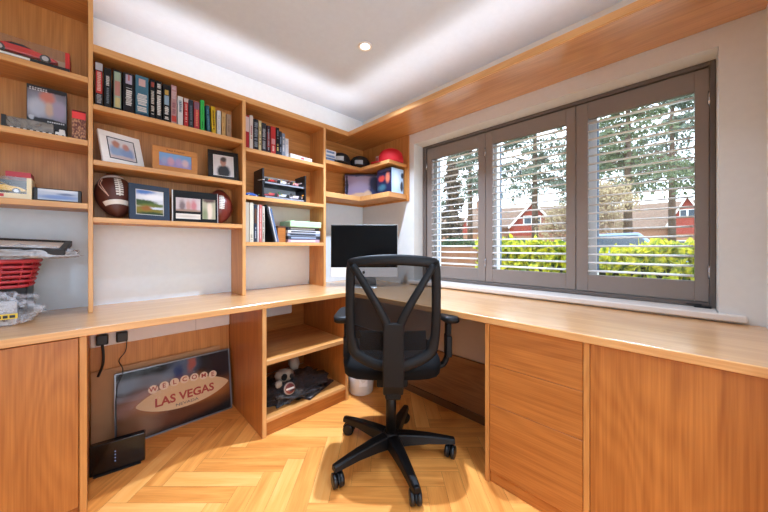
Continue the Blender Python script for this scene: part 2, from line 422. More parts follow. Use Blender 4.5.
# pelmet along the window
t = thing('pelmet', 'long oak pelmet shelf running under the ceiling above the window', 'pelmet', (1.7, 1, 2.004))
board('board', 1.5325, 1.8785, -.238, SB, 2.004, 2.012, wood('oak_soffit', OD, OL, 'y', rough=.4, spec=.5, coat=1), t)
b = B(); b.box(1.520, 1.5322, -.238, SY+.0118, 2.004, 2.040); mk('edge_lipping', b, EDGE['y'], t, bevel=.0015)
b = B(); b.box(1.520, 1.5322, SY+.012, SB, 2.004, 2.012); mk('end_strip', b, OAK['y'], t)

# ------------------------------------------------------------------ worktop and base units
WX = 1.26; WYF = 1.615
t = thing('desk_worktop', 'continuous L shaped oak desk worktop running round the corner under the window', 'desk', (.5, 2.0, .72))
b = B(); b.box(XL+.001, 1.26, WYF+.008, YB-.001, .7205, .75); mk('worktop_left', b, TOPW['x'], t, bevel=.002).name = 'worktop'
b = B(); b.box(1.2605, XR-.001, -.238, YB-.001, .7205, .75); mk('worktop', b, TOPW['y'], t, bevel=.0012)
b = B(); b.box(XL+.001, 1.2603, WYF, WYF+.0078, .7205, .75); mk('edge_lipping', b, EDGE['x'], t, bevel=.003, seg=2)
b = B(); b.box(1.2525, 1.2602, -.238, WYF-.0002, .7205, .75); mk('edge_lipping', b, EDGE['y'], t, bevel=.003, seg=2)

KH = .067
def handleless(name, x0, x1, y0, y1, z0, z1, mat, parent): return board(name, x0, x1, y0, y1, z0, z1, mat, parent, bevel=.0012)
# left base cabinet
t = thing('base_cabinet', 'closed oak base cabinet with plain door at left end of the desk', 'cabinet', (-.45, 1.9, 0), group='oak cabinets under the desk')
board('side_panel', -.048, -.028, 1.620, 2.205, 0, .7195, OAK['z'], t)
board('carcass', -.95, -.0485, 1.645, 2.205, KH, .7195, OAKD['z'], t)
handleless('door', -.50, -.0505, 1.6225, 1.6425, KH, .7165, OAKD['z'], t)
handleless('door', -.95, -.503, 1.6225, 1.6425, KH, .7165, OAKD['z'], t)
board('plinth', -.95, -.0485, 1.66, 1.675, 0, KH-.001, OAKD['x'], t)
# knee-hole back board
t = thing('modesty_board', 'oak back board in the kneehole behind the neon city poster', 'panel', (.3, 2.2, 0))
board('board', -.0275, .6515, 2.1925, 2.2085, .001, .528, OAK['z'], t)
# open bookcase below the worktop
t = thing('open_bookcase', 'low open oak bookcase with two compartments below the desk', 'bookcase', (.95, 1.9, 0))
for x in (.653, 1.226): 
    o = board('side_panel', x, x+.022, 1.627, 2.205, 0, .7195, OAKD['z'], t)
    b = B(); b.box(x, x+.022, 1.621, 1.6268, 0, .7195); mk('edge_lipping', b, EDGE['z'], o)
shelf(.6755, 1.2255, 1.621, 2.19, .426, .026, t); shelf(.6755, 1.2255, 1.621, 2.19, .101, .022, t)
board('plinth', .6755, 1.2255, 1.632, 1.647, 0, .0785, OAKD['x'], t)
board('back_panel', .6755, 1.2255, 2.1915, 2.205, .102, .7195, OAKD['x'], t)
# drawer unit
t = thing('drawer_unit', 'oak drawer unit with three plain drawer fronts, right of the office chair', 'drawer unit', (1.5, .43, 0), group='oak cabinets under the desk')
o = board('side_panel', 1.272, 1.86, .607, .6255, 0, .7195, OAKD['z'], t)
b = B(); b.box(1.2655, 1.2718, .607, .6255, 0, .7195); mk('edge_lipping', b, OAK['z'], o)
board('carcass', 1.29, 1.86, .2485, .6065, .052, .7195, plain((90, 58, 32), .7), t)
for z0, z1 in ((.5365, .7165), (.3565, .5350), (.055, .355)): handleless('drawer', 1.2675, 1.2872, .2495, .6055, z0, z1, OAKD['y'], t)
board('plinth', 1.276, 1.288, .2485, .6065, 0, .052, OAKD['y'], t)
# right cabinet
t = thing('base_cabinet', 'oak cabinet with large vertical grain door beside the drawers, under the window desk', 'cabinet', (1.5, 0, 0), group='oak cabinets under the desk')
o = board('side_panel', 1.272, 1.86, .229, .2475, 0, .7195, OAKD['z'], t)
b = B(); b.box(1.2655, 1.2718, .229, .2475, 0, .7195); mk('edge_lipping', b, OAK['z'], o)
board('carcass', 1.29, 1.86, -.236, .2285, .052, .7195, plain((90, 58, 32), .7), t)
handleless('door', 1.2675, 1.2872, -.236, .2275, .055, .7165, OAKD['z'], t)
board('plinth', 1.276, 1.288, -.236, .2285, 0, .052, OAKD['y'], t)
# service board in the right kneehole
t = thing('service_board', 'long boxed-in board below the window desk, pale above and brown with painted-in shade below', 'panel', (1.65, 1.2, 0))
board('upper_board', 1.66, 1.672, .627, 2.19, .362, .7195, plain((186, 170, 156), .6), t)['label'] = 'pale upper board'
OAK_SHADED = wood('oak_service_shaded', (112, 70, 38), (150, 100, 60), 'y')  # lower board's oak darkened, kneehole shadow put into the colour
board('lower_board', 1.648, 1.66, .627, 2.19, .049, .36, OAK_SHADED, t)
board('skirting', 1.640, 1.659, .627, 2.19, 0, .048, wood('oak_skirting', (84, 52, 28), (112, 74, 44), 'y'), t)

# trunking with sockets
b = B(); b.box(-.0275, .6515, 2.175, 2.2085, .53, .605)
o = single('cable_trunking', b, WHITE, 'white plastic cable trunking along the wall below the desk', 'trunking', (.3, 2.2, .53), bevel=.004)
b = B(); b.box(.45, .452, 2.1735, 2.1752, .532, .603); mk('joint', b, plain((170, 165, 158), .6), o)
b = B(); b.box(.6755, 1.10, 2.150, 2.1905, .54, .64)
single('cable_trunking', b, WHITE, 'white plastic trunking at the back of the open bookcase upper compartment', 'trunking', (.9, 2.17, .54), bevel=.008)
def plug(x, label, path, r):
    t = thing('power_plug', label, 'plug', (x, 2.174, .565), group='black plugs in the trunking')
    b = B(); b.box(x-.024, x+.024, 2.138, 2.1745, .545, .598); mk('plug_body', b, BLACK, t, bevel=.006, seg=2)
    b = B(); b.tube(path, r, 8); mk('cable', b, BLACK, t)
def smooth(pts, n=6):
    out = []
    P = [Vector(p) for p in pts]
    for i in range(len(P)-1):
        p0, p1, p2, p3 = P[max(i-1, 0)], P[i], P[i+1], P[min(i+2, len(P)-1)]
        for k in range(n):
            t = k/n
            out.append(.5*((2*p1) + (p2-p0)*t + (2*p0-5*p1+4*p2-p3)*t*t + (3*p1-p0-3*p2+p3)*t**3))
    out.append(P[-1]); return out
plug(.020, 'black plug with thick straight cable, nearest the left cabinet', smooth([(.020, 2.150, .546), (.024, 2.148, .50), (.022, 2.15, .44), (.004, 2.16, .378)]), .006)
plug(.098, 'black plug with thin wavy cable hanging down to the router', smooth([(.118, 2.150, .546), (.112, 2.145, .49), (.085, 2.13, .45), (.10, 2.10, .40), (.075, 2.06, .33), (.066, 1.99, .24), (.07, 1.955, .16)]), .0022)

# cardboard + poster + router
M = Matrix.Translation((0, 2.145, 0)) @ Matrix.Rotation(math.radians(-4), 4, 'X')
b = B(); b.box(-.022, .590, .006, .012, .001, .402, M); single('cardboard_sheet', b, plain((190, 146, 104), .85), 'brown cardboard sheet leaning behind the city poster', 'cardboard', (.28, 2.17, 0))
PW, PH = .565, .375
t = thing('poster', 'framed casino city poster wrapped in clear plastic, leaning on the floor below the desk', 'poster', (.352, 2.078, .004))
t.rotation_euler = (math.radians(-9.5), 0, 0)
b = B(); b.box(-PW/2, PW/2, .004, .02, 0, PH); mk('panel', b, BLACK, t, world=False, bevel=.002)
pm = picture('neon_night', (22, 16, 18), [(.2, .80, .34, .10, (112, 124, 140), .5), (.16, .62, .26, .06, (96, 108, 124), .5), (.08, .45, .12, .10, (84, 92, 104), .6), (.55, .88, .13, .18, (84, 100, 126), .6), (.5, .7, .05, .22, (40, 60, 110), .4), (.62, .92, .04, .12, (160, 90, 80), .5),  # grey upper-left streaks paint the wrap's reflections into the print
    (.55, .44, .46, .22, (196, 116, 52), .8), (.45, .18, .4, .12, (96, 50, 26), .6), (.15, .2, .16, .18, (140, 104, 76), .7), (.93, .8, .16, .3, (36, 20, 24), .5)], .5, .1)
b = B(); b.quad((-PW/2+.006, .0035, .006), (PW/2-.006, .0035, .006), (PW/2-.006, .0035, PH-.006), (-PW/2+.006, .0035, PH-.006)); mk('print', b, pm, t, world=False)
b = B(); poly = []
for k in range(32):
    a = 2*PI*k/32; poly.append((.035 + .235*math.copysign(abs(math.cos(a))**1.0, math.cos(a)), .175 + .076*math.copysign(abs(math.sin(a))**1.45, math.sin(a))))
b.prism(poly, .0015, .0032, 'xz'); mk('sign_board', b, plain((222, 186, 144), .6, spec=.1), t, world=False, label='cream pointed oval sign printed on the poster')
RED = plain((168, 44, 30), .5)
for i, ch in enumerate('WELCOME'):
    cx = -.122 + i*.0505; cz = .247 + .012*math.sin(PI*i/6) - 0.001*i
    b = B(); b.cyl((cx, .0031, cz), .0225, .0012, 20, 'y'); bmesh.ops.translate(b.bm, vec=(0, -.002, 0), verts=b.bm.verts); mk('sign_letter_disc', b, plain((232, 205, 176), .5), t, world=False)
    text('lettering', ch, .036, RED, t, (cx, .0008, cz), (PI/2, 0, 0), .0003, None, .0006)
text('lettering', 'LAS VEGAS', .064, RED, t, (.035, .001, .165), (PI/2, 0, 0), .0004, .30, .0018)
text('lettering', 'NEVADA', .022, plain((60, 40, 60), .5), t, (.04, .001, .122), (PI/2, 0, 0), .0004, .115)
b = B()
for sx in (-1, 1): b.box(sx*PW/2-.003, sx*PW/2+.003, -.001, .021, -.001, PH+.001)
b.box(-PW/2, PW/2, -.001, .021, -.003, .003); b.box(-PW/2, PW/2, -.001, .021, PH-.003, PH+.003); mk('frame', b, plain((120, 120, 124), .3, metal=.5), t, world=False)
b = B(); n = 24
from mathutils import noise as NZ
g = [[(-PW/2 + PW*i/n, -.003 - .006*abs(NZ.noise(Vector((i*.33, j*.12 + i*.1, 3)))), PH*j/n) for i in range(n+1)] for j in range(n+1)]
vv = [[b.bm.verts.new(p) for p in r] for r in g]
for j in range(n):
    for i in range(n): b._f([vv[j][i], vv[j][i+1], vv[j+1][i+1], vv[j+1][i]], True)
mk('plastic_wrap', b, glassy('clear_wrap', (.96, .96, .96), .985, .1), t, world=False, label='clear plastic wrap')
t = thing('router', 'black router box with small status lights, standing on the floor before the poster', 'router', (.075, 1.905, 0), math.radians(-9))
b = B(); b.box(-.10, .10, -.018, .018, .002, .142); mk('case', b, BLACKG, t, world=False, bevel=.005, seg=2).rotation_euler = (0, 0, 0)
for k, z in enumerate((.045, .06, .075, .09)):
    b = B(); b.box(-.012, -.008, -.0192, -.0178, z, z+.004); mk('status_light', b, emit('led_%d' % k, (180, 200, 255), .5), t, world=False)
b = B(); b.box(-.085, .085, -.03, .03, 0, .004); mk('foot', b, BLACK, t, world=False)

# ------------------------------------------------------------------ downlight
t = thing('ceiling_downlight', 'small round white recessed downlight in the ceiling', 'downlight', (1.175, 1.359, 2.2995))
b = B(); b.lathe([(.030, 0), (.044, 0), (.044, -.004), (.036, -.007), (.030, -.004), (.030, 0)], (1.175, 1.359, 2.2995), 28); mk('trim_ring', b, WHITE, t)
b = B(); b.cyl((1.175, 1.359, 2.2962), .029, .003, 24); mk('lamp', b, emit('lamp_glow', (255, 240, 215), 3.0), t)

# ------------------------------------------------------------------ books
def marks(b, x0, x1, z0, z1, y, horizontal=False):
    """illegible title marks running along a spine"""
    z = z0
    while z < z1:
        h = rnd.uniform(.004, .009)
        if rnd.random() > .13: b.box(x0 + rnd.uniform(0, .12)*(x1-x0), x1 - rnd.uniform(0, .12)*(x1-x0), y-.0006, y, z, min(z1, z+h))
        z += h + .0022
def dim(c): return tuple(int(v*(.74 + .12*v/255)) for v in c)
def book(x0, x1, z0, h, col, bands, label, group, y=1.990, depth=.145, lean=0):
    w = x1 - x0; g = .0008
    b = B(); b.box(g, w-g, 0, .003, 0, h); b.box(g, g+.0022, .003, depth, 0, h); b.box(w-g-.0022, w-g, .003, depth, 0, h)
    o = mk('book', b, plain(dim(col), .55, spec=.25), None, world=False, bevel=.0008)
    o.location = (x0, y, z0); o.rotation_euler = (0, lean, 0); props(o, label, 'book', group)
    b = B(); b.box(g+.0024, w-g-.0024, .0034, depth-.004, .003, h-.003); mk('pages', b, plain((228, 218, 198), .8), o, world=False, label='cream page block')
    for q_, (a, c, wf, mc, kind) in enumerate(bands):
        b = B(); dq = .0004*q_; xa, xb = w/2 - wf*w/2, w/2 + wf*w/2
        if kind == 'block': b.box(xa, xb, -.0006-dq, -.0001, a*h, c*h)
        else: marks(b, xa, xb, a*h, c*h, -.0001-dq)
        mk('spine_print', b, plain(dim(mc), .5, spec=.25), o, world=False)
    return o
W_ = (232, 230, 226)
GA = 'books in the long row on the top shelf'
zA = 1.7545
rowA = [
 (-.0065, .021, .190, (40, 38, 42), [(.28, .80, .8, (214, 66, 62), 'block'), (.30, .78, .5, (240, 200, 190), 'm'), (.82, .99, .9, (206, 204, 208), 'block'), (.05, .25, .7, (170, 170, 178), 'm')], 'thick book with red title panel and grey top, first in the long top row'),
 (.024, .052, .178, (26, 27, 32), [(.55, .8, .45, W_, 'm'), (.1, .5, .35, (130, 140, 150), 'm')], 'black book with small white title, second in the long top row'),
 (.057, .090, .182, (30, 34, 36), [(.05, .95, .74, (178, 200, 178), 'block'), (.35, .72, .6, (208, 150, 140), 'block'), (.06, .3, .55, (222, 206, 150), 'block')], 'black edged book with pale green and pink picture spine'),
 (.094, .139, .185, (34, 30, 34), [(.18, .62, .55, W_, 'm'), (.72, .95, .55, (196, 190, 214), 'block'), (.8, .95, .15, (200, 120, 120), 'block')], 'wide black book with pale figure above a white title'),
 (.142, .196, .190, (84, 136, 160), [(.1, .55, .75, W_, 'm'), (.74, .92, .5, (226, 190, 186), 'block'), (0, .06, .9, (40, 80, 104), 'block')], 'widest book, teal blue spine with big white title'),
 (.2005, .225, .192, (24, 26, 30), [(.1, .7, .55, (214, 206, 198), 'm'), (.8, .92, .5, (180, 90, 80), 'block')], 'black book with cream title right after the teal one'),
 (.2265, .253, .192, (22, 24, 28), [(.12, .97, .66, W_, 'm')], 'black book with one tall white title filling its spine'),
 (.257, .290, .187, (22, 24, 30), [(.45, .7, .6, (160, 190, 214), 'block'), (.72, .85, .5, (222, 184, 96), 'block'), (.06, .4, .55, W_, 'm')], 'black book with pale blue and gold picture on the spine'),
 (.293, .320, .194, (204, 160, 160), [(.6, .95, .7, (222, 196, 200), 'm'), (.05, .2, .8, (214, 80, 70), 'block'), (.25, .55, .6, (170, 120, 130), 'm')], 'pinkish book, last of the tall ones before the white book'),
 (.323, .349, .148, (236, 234, 232), [(.45, .85, .5, (110, 130, 150), 'm')], 'white paperback with blue grey title in the long top row'),
 (.353, .3745, .147, (206, 58, 62), [(.86, .99, .95, (226, 214, 212), 'block'), (.15, .8, .4, (236, 190, 180), 'm')], 'red paperback with white top next to the white one'),
 (.3765, .399, .147, (58, 64, 74), [(.1, .8, .4, (120, 128, 140), 'm')], 'slate grey paperback between two red ones'),
 (.402, .430, .146, (196, 70, 80), [(.72, .98, .9, (150, 110, 130), 'block'), (.1, .7, .4, (240, 150, 120), 'm')], 'red paperback with mauve top beside the green book'),
 (.4335, .456, .164, (64, 196, 92), [(.08, .3, .3, (30, 140, 70), 'm')], 'bright green book standing taller than its neighbours'),
 (.522, .544, .133, (228, 228, 228), [(.2, .8, .3, (190, 190, 196), 'm')], 'thin white paperback after the yellow book'),
 (.548, .571, .132, (214, 176, 116), [(.2, .8, .3, (180, 140, 84), 'm')], 'tan paperback, next to last of the long top row'),
 (.575, .603, .128, (178, 152, 130), [(.2, .8, .3, (150, 126, 106), 'm')], 'beige brown paperback, last of the long top row'),
]
for x0, x1, h, c, bands, lab in rowA: book(x0, x1, zA, h*1.09, c, bands, lab, GA, y=1.982)
book(.4605, .481, zA+.0008, .158, (40, 92, 110), [(.1, .85, .35, (120, 170, 190), 'm')], 'dark teal paperback leaning between green and yellow books', GA, lean=math.radians(-3.2)).location.x = .4705
book(.491, .514, zA+.0006, .162, (232, 196, 40), [(.15, .85, .4, (120, 90, 20), 'm')], 'yellow paperback leaning slightly in the long top row', GA, lean=math.radians(-1.8)).location.x = .4965

GB = 'books in the short row on the middle top shelf'
rowB = [
 (.678, .703, .205, (190, 50, 60), [(.5, .95, .9, (236, 214, 214), 'block')], 'red book with pale top, first in the short row against the divider'),
 (.7045, .728, .212, (232, 220, 216), [(.3, .7, .4, (190, 120, 120), 'm')], 'tall off-white book with faint pink title, second in the short row'),
 (.7305, .762, .196, (40, 44, 52), [(.1, .9, .7, (150, 160, 172), 'm')], 'dark book with dense grey lettering in the short row'),
 (.7635, .783, .194, (226, 212, 170), [(.2, .8, .4, (80, 80, 80), 'm')], 'thin cream yellow book in the short row'),
 (.785, .815, .187, (60, 62, 72), [(.1, .8, .66, (176, 180, 190), 'm')], 'charcoal book with silver title in the short row'),
 (.8165, .845, .178, (70, 44, 54), [(.2, .75, .55, (168, 70, 76), 'block'), (.1, .9, .3, (170, 176, 190), 'm')], 'dark maroon book with red patch in the short row'),
 (.847, .882, .181, (214, 66, 66), [(.35, .55, .7, (226, 170, 170), 'block'), (.1, .3, .4, (240, 200, 190), 'm')], 'bright red book standing out in the short row'),
 (.8845, .908, .183, (34, 38, 42), [(.15, .4, .5, (214, 190, 110), 'm'), (.5, .9, .4, (140, 150, 160), 'm')], 'black book with gold title beside the bright red one'),
 (.9095, .927, .164, (52, 62, 78), [(.15, .85, .5, (160, 176, 196), 'm')], 'navy paperback with pale title in the short row'),
 (.9285, .951, .155, (160, 172, 190), [(.15, .85, .5, (240, 240, 244), 'm')], 'pale blue grey paperback, next to last in the short row'),
 (.9525, .978, .126, (236, 236, 240), [(.15, .85, .4, (200, 200, 210), 'm')], 'white paperback, shortest and last in the short row'),
]
for x0, x1, h, c, bands, lab in rowB: book(x0+.012, x1+.012, 1.7125, h*1.05, c, bands, lab, GB)
# white book lying flat
t = thing('book', 'white book lying flat at the end of the short row', 'book', (1.09, 2.06, 1.7125), math.radians(6))
b = B(); b.box(-.095, .095, -.065, -.062, 0, .032); b.box(-.095, .095, -.062, .065, 0, .003); b.box(-.095, .095, -.062, .065, .029, .032); mk('cover', b, plain((240, 240, 240), .4), t, world=False, bevel=.001)
b = B(); b.box(-.092, .092, -.0615, .062, .0032, .0288); mk('pages', b, plain((232, 226, 212), .8), t, world=False)
b = B(); b.box(-.005, .02, -.0656, -.0649, .010, .022); mk('spine_print', b, plain((200, 50, 60), .5), t, world=False)

G3 = 'magazines and books standing on the lowest middle shelf'
for x0, x1, h, c, bands, lab in [
 (.678, .703, .262, (214, 206, 190), [], 'cream binder against the divider on the lowest middle shelf'),
 (.705, .731, .262, (238, 232, 214), [(.05, .2, .5, (180, 170, 150), 'm')], 'ivory magazine file, second on the lowest middle shelf'),
 (.734, .753, .250, (60, 70, 90), [(.5, .9, .7, (120, 80, 60), 'block'), (.1, .4, .5, (190, 190, 200), 'm')], 'dark navy and brown book on the lowest middle shelf'),
 (.755, .766, .250, (240, 236, 232), [], 'thin white magazine on the lowest middle shelf'),
 (.7675, .786, .252, (232, 140, 132), [(.1, .9, .35, (246, 214, 208), 'm')], 'salmon pink book on the lowest middle shelf'),
 (.7875, .806, .245, (226, 220, 206), [(.1, .8, .35, (150, 130, 110), 'm')], 'off-white book just left of the leaning magazines'),
]: book(x0+.012, x1+.012, 1.0965, h, c, bands, lab, G3, depth=.18)
for k, (x, c, lab) in enumerate(((.868, (30, 32, 38), 'black magazine leaning behind the white one on the lowest middle shelf'), (.884, (232, 236, 242), 'white magazine leaning against the standing books'), (.8965, (120, 150, 196), 'blue edged magazine leaning outermost on the lowest middle shelf'))):
    book(x+.012, x+.0225, 1.0975, .262 - .012*k, c, [], lab, G3, depth=.17, lean=math.radians(-13))
def slab(name, cx, cy, z, w, d, h, col, label, cat, group, rz=0, strip=None):
    t = thing(name, label, cat, (cx, cy, z), rz, group)
    b = B(); b.box(-w/2, w/2, -d/2, d/2, 0, h); mk('cover', b, plain(col, .4), t, world=False, bevel=.0015)
    if strip:
        b = B(); b.box(-w*.42, w*.35, -d/2-.0006, -d/2, h*.25, h*.75); mk('edge_print', b, plain(strip, .5), t, world=False)
    return t
GS = 'flat stack of cases on the lowest middle shelf'
zz = 1.0965
for w, h, c, st, lab, rz in [(.265, .022, (190, 160, 176), (230, 225, 230), 'mauve case at the bottom of the flat stack', 0), (.272, .024, (52, 58, 70), (150, 165, 190), 'dark slate case second from bottom of the flat stack', .02),
    (.27, .022, (150, 160, 178), (40, 46, 60), 'grey blue case third from bottom of the flat stack', -.03), (.27, .020, (226, 228, 232), (60, 64, 74), 'white case directly below the dark one in the flat stack', .01), (.26, .022, (60, 66, 76), (200, 204, 210), 'dark case directly below the mint green folder', .0)]:
    slab('disc_case', .990 + w/2, 2.075, zz, w, .15, h, c, lab, 'case', GS, rz, st); zz += h + .0006
t = thing('document_folder', 'mint green box folder lying on top of the flat stack of cases', 'folder', (1.127, 2.07, zz))
b = B(); b.box(-.128, .135, -.085, .085, 0, .046); mk('cover', b, plain((184, 222, 178), .6), t, world=False, bevel=.004)
b = B(); b.box(-.13, .12, -.0855, -.0851, .020, .0208); mk('seam', b, plain((150, 190, 150), .6), t, world=False)
t = thing('wooden_box', 'low brown wooden box between the leaning magazines and the flat cases', 'box', (.952, 2.10, 1.0965))
b = B(); b.box(-.030, .030, -.08, .07, 0, .105); mk('body', b, OAKD['x'], t, world=False, bevel=.002)
b = B(); b.box(-.032, .032, -.082, .072, .1055, .118); mk('lid', b, plain((96, 60, 40), .5), t, world=False, bevel=.002)

# ------------------------------------------------------------------ picture frames
def pframe(label, x, y, z, w, h, lean, yaw, fm, border, pic, mount=None, mb=0, thick=.014):
    t = thing('picture_frame', label, 'picture frame', (x, y, z), math.radians(yaw), 'picture frames on the shelves')
    t.rotation_euler = Euler((math.radians(-lean), 0, math.radians(yaw)), 'XYZ')
    b = B(); br = border
    b.box(-w/2, w/2, 0, thick, 0, br); b.box(-w/2, w/2, 0, thick, h-br, h); b.box(-w/2, -w/2+br, 0, thick, br, h-br); b.box(w/2-br, w/2, 0, thick, br, h-br)
    mk('frame', b, fm, t, world=False, bevel=.0012)
    iw, ih = w/2-br, h-br
    if mount:
        b = B(); b.box(-iw, iw, .005, .007, br, ih); mk('mount', b, mount, t, world=False)
    b = B(); b.quad((-iw+mb, .0045, br+mb), (iw-mb, .0045, br+mb), (iw-mb, .0045, ih-mb), (-iw+mb, .0045, ih-mb)); mk('picture', b, pic, t, world=False)
    b = B(); b.box(-w/2+.002, w/2-.002, thick+.0002, thick+.003, .002, h-.002); mk('backing', b, plain((50, 42, 36), .8), t, world=False)
    return t
two = picture('photo_two_people', (226, 226, 230), [(.28, .38, .26, .34, (150, 178, 216), .35), (.70, .34, .26, .32, (140, 166, 210), .35), (.30, .74, .14, .17, (190, 140, 124), .4), (.68, .66, .13, .16, (204, 150, 140), .4), (.5, .1, .5, .08, (214, 196, 196), .6)])
wf = pframe('white picture frame with thin dark inner line, two blurred people in pale blue', .105, 2.02, 1.4868, .176, .184, 19, 20, plain((250, 250, 248), .6, spec=.2), .030, two, WHITE, .004)
b = B(); iw, z0, z1 = .056, .032, .152
for (a, c, d, e) in ((-iw, iw, z0, z0+.0016), (-iw, iw, z1-.0016, z1), (-iw-.0008, -iw+.0008, z0, z1), (iw-.0008, iw+.0008, z0, z1)): b.box(a, c, -.0012, .0040, d, e)
mk('inner_line', b, plain((80, 84, 96), .5), wf, world=False)
grp = picture('photo_group', (120, 164, 214), [(.5, .2, .6, .28, (150, 140, 190), .4), (.35, .4, .1, .3, (196, 150, 170), .5), (.6, .42, .1, .3, (170, 150, 196), .5), (.8, .4, .1, .28, (206, 180, 190), .5), (.15, .4, .09, .28, (150, 160, 200), .5)])
of = pframe('light oak picture frame engraved along the top, group photograph under blue sky', .320, 2.005, 1.4868, .212, .136, 5, 1, plain((196, 132, 68), .5, var=.15), .030, grp, None, 0, .018)
text('lettering', 'Best Friends', .0135, plain((90, 52, 28), .6), of, (0, -.0006, .1205), (PI/2, 0, 0), .0002, .085)
one = picture('photo_one_person', (214, 208, 206), [(.5, .2, .34, .34, (40, 42, 46), .25), (.48, .68, .15, .2, (176, 128, 110), .3), (.5, .82, .16, .12, (70, 60, 56), .4)])
pframe('black picture frame with blurred portrait of a person in dark clothes', .574, 2.025, 1.4868, .172, .200, 13, -9, plain((24, 23, 24), .4), .028, one, plain((230, 228, 224), .6), .004)
land = picture('photo_landscape', (214, 220, 228), [(.3, .92, .35, .12, (84, 128, 196), .6), (.7, .75, .5, .12, (240, 242, 246), .6), (.2, .48, .55, .13, (60, 84, 40), .3), (.6, .40, .5, .07, (90, 110, 50), .4), (.4, .16, .7, .22, (128, 120, 44), .35), (.75, .28, .3, .05, (210, 220, 232), .4), (.35, .25, .2, .1, (150, 96, 40), .5), (.6, .03, .6, .08, (50, 70, 34), .5)])
pframe('slate blue picture frame with hilly landscape photograph beside the leaning football', .207, 2.000, 1.2098, .180, .188, 3, 14, plain((54, 68, 86), .6, spec=.25), .027, land, WHITE, .003)
# triple opening black frame
t = thing('picture_frame', 'wide black picture frame with three openings between landscape frame and second football', 'picture frame', (.418, 2.005, 1.2098), math.radians(-5), 'picture frames on the shelves')
t.rotation_euler = (math.radians(-3), 0, math.radians(-5)); w, h = .222, .182
b = B(); b.box(-w/2, w/2, .002, .016, 0, h); mk('panel', b, plain((14, 14, 15), .5, spec=.25), t, world=False, bevel=.001)
b = B(); b.box(-w/2-.005, -w/2-.0002, 0, .018, 0, h); mk('edge_strip', b, plain((226, 224, 220), .5), t, world=False)
b = B(); b.box(w/2+.0002, w/2+.003, 0, .018, 0, h); mk('edge_strip', b, plain((206, 196, 196), .5), t, world=False)
pa = picture('photo_crowd', (200, 186, 186), [(.25, .35, .12, .45, (120, 100, 100), .6), (.5, .4, .1, .4, (190, 140, 130), .6), (.72, .4, .12, .45, (196, 120, 124), .6), (.5, .0, 1, .15, (150, 120, 100), .6)])
pb = picture('photo_caption', (226, 218, 206), [(.5, .5, .4, .2, (206, 196, 184), .8)])
pc = picture('photo_one', (176, 170, 140), [(.55, .4, .2, .5, (226, 206, 186), .5), (.5, .95, .5, .12, (90, 66, 60), .5), (.2, .2, .2, .3, (130, 140, 100), .6)])
for (a, c, d, e, m) in ((-.098, .022, .062, .140, pa), (-.098, .022, .018, .048, pb), (.032, .100, .022, .142, pc)):
    b = B(); b.quad((a, .0014, d), (c, .0014, d), (c, .0014, e), (a, .0014, e)); mk('picture', b, m, t, world=False)

# ------------------------------------------------------------------ footballs
def football(label, loc, tilt, spin, L, R, cm, stripes, swoosh):
    t = thing('football', label, 'football', loc, 0, 'american footballs on the shelf')
    M = Matrix.Rotation(tilt[1], 4, 'Y') @ Matrix.Rotation(tilt[0], 4, 'X') @ Matrix.Rotation(spin, 4, 'Z')
    def rad(z): 
        q = max(0, 1 - (abs(z)/(L/2))**1.75); return R*q**.62
    def sp(ang, z, k=0): r = rad(z) + k; return M @ Vector((math.cos(ang)*r, math.sin(ang)*r, z))
    zs = [-L/2*math.cos(PI*i/26) for i in range(27)]
    b = B(); b.rings([[sp(2*PI*k/36, z) if abs(z) < L/2-1e-6 else M @ Vector((1e-4*math.cos(2*PI*k/36), 1e-4*math.sin(2*PI*k/36), z)) for k in range(36)] for z in zs])
    mk('ball', b, cm, t, world=False)
    def patch(name, a0, a1, z0, z1, m, k=.0012, na=10, nz=4, fn=None):
        b = B(); rs = []
        for kk in (0, k): rs.append([[sp(a0+(a1-a0)*i/na, z0+(z1-z0)*j/nz, kk) for i in range(na+1)] for j in range(nz+1)])
        vv = [[b.bm.verts.new(p) for p in r] for r in rs[1]]
        for j in range(nz):
            for i in range(na): b._f([vv[j][i], vv[j][i+1], vv[j+1][i+1], vv[j+1][i]], True)
        return mk(name, b, m, t, world=False)
    wm = plain((232, 226, 216), .5)
    F0 = -PI/2
    if stripes:
        for s in (1, -1): patch('stripe', F0-1.15, F0+1.15, s*L*.255, s*L*.335, wm, .001, 24, 3)
    for j in range(8):
        z = L*(-.16 + .35*j/7); patch('lace', F0-.19, F0+.19, z-.0042, z+.0042, wm, .0035, 5, 1)
    patch('lace_seam', F0-.035, F0+.035, -L*.19, L*.22, wm, .0024, 3, 14)
    if swoosh:
        b = B()
        # two strokes: the short hooked stroke and the long tail
        pts1 = [(F0-1.02, .064), (F0-1.10, .044), (F0-1.06, .024), (F0-.96, .010), (F0-.80, -.018), (F0-.60, -.050)]
        pts2 = [(F0-1.02, .064), (F0-.92, .066), (F0-.88, .050), (F0-.94, .034), (F0-.84, .008), (F0-.60, -.050)]
        for pts in (pts1, pts2):
            path = smooth([(a, z, 0) for a, z in pts], 5)
            b.tube([sp(p.x, p.y, .0006) for p in path], .0019, 5)
        mk('printed_tick', b, plain((226, 190, 170), .5), t, world=False, label='pale outlined tick mark')
    return t
brown = plain((88, 46, 36), .45, var=.2); brown2 = plain((120, 50, 42), .3, var=.25)
football('dark brown leather football with white stripes and pale tick, standing at left end of shelf', (.068, 2.092, 1.338), (math.radians(-27), math.radians(-5)), math.radians(12), .264, .080, brown, True, True)
football('glossy reddish brown football half hidden behind the black three opening frame', (.568, 2.098, 1.327), (math.radians(-14), math.radians(3)), math.radians(-6), .230, .076, brown2, False, False)

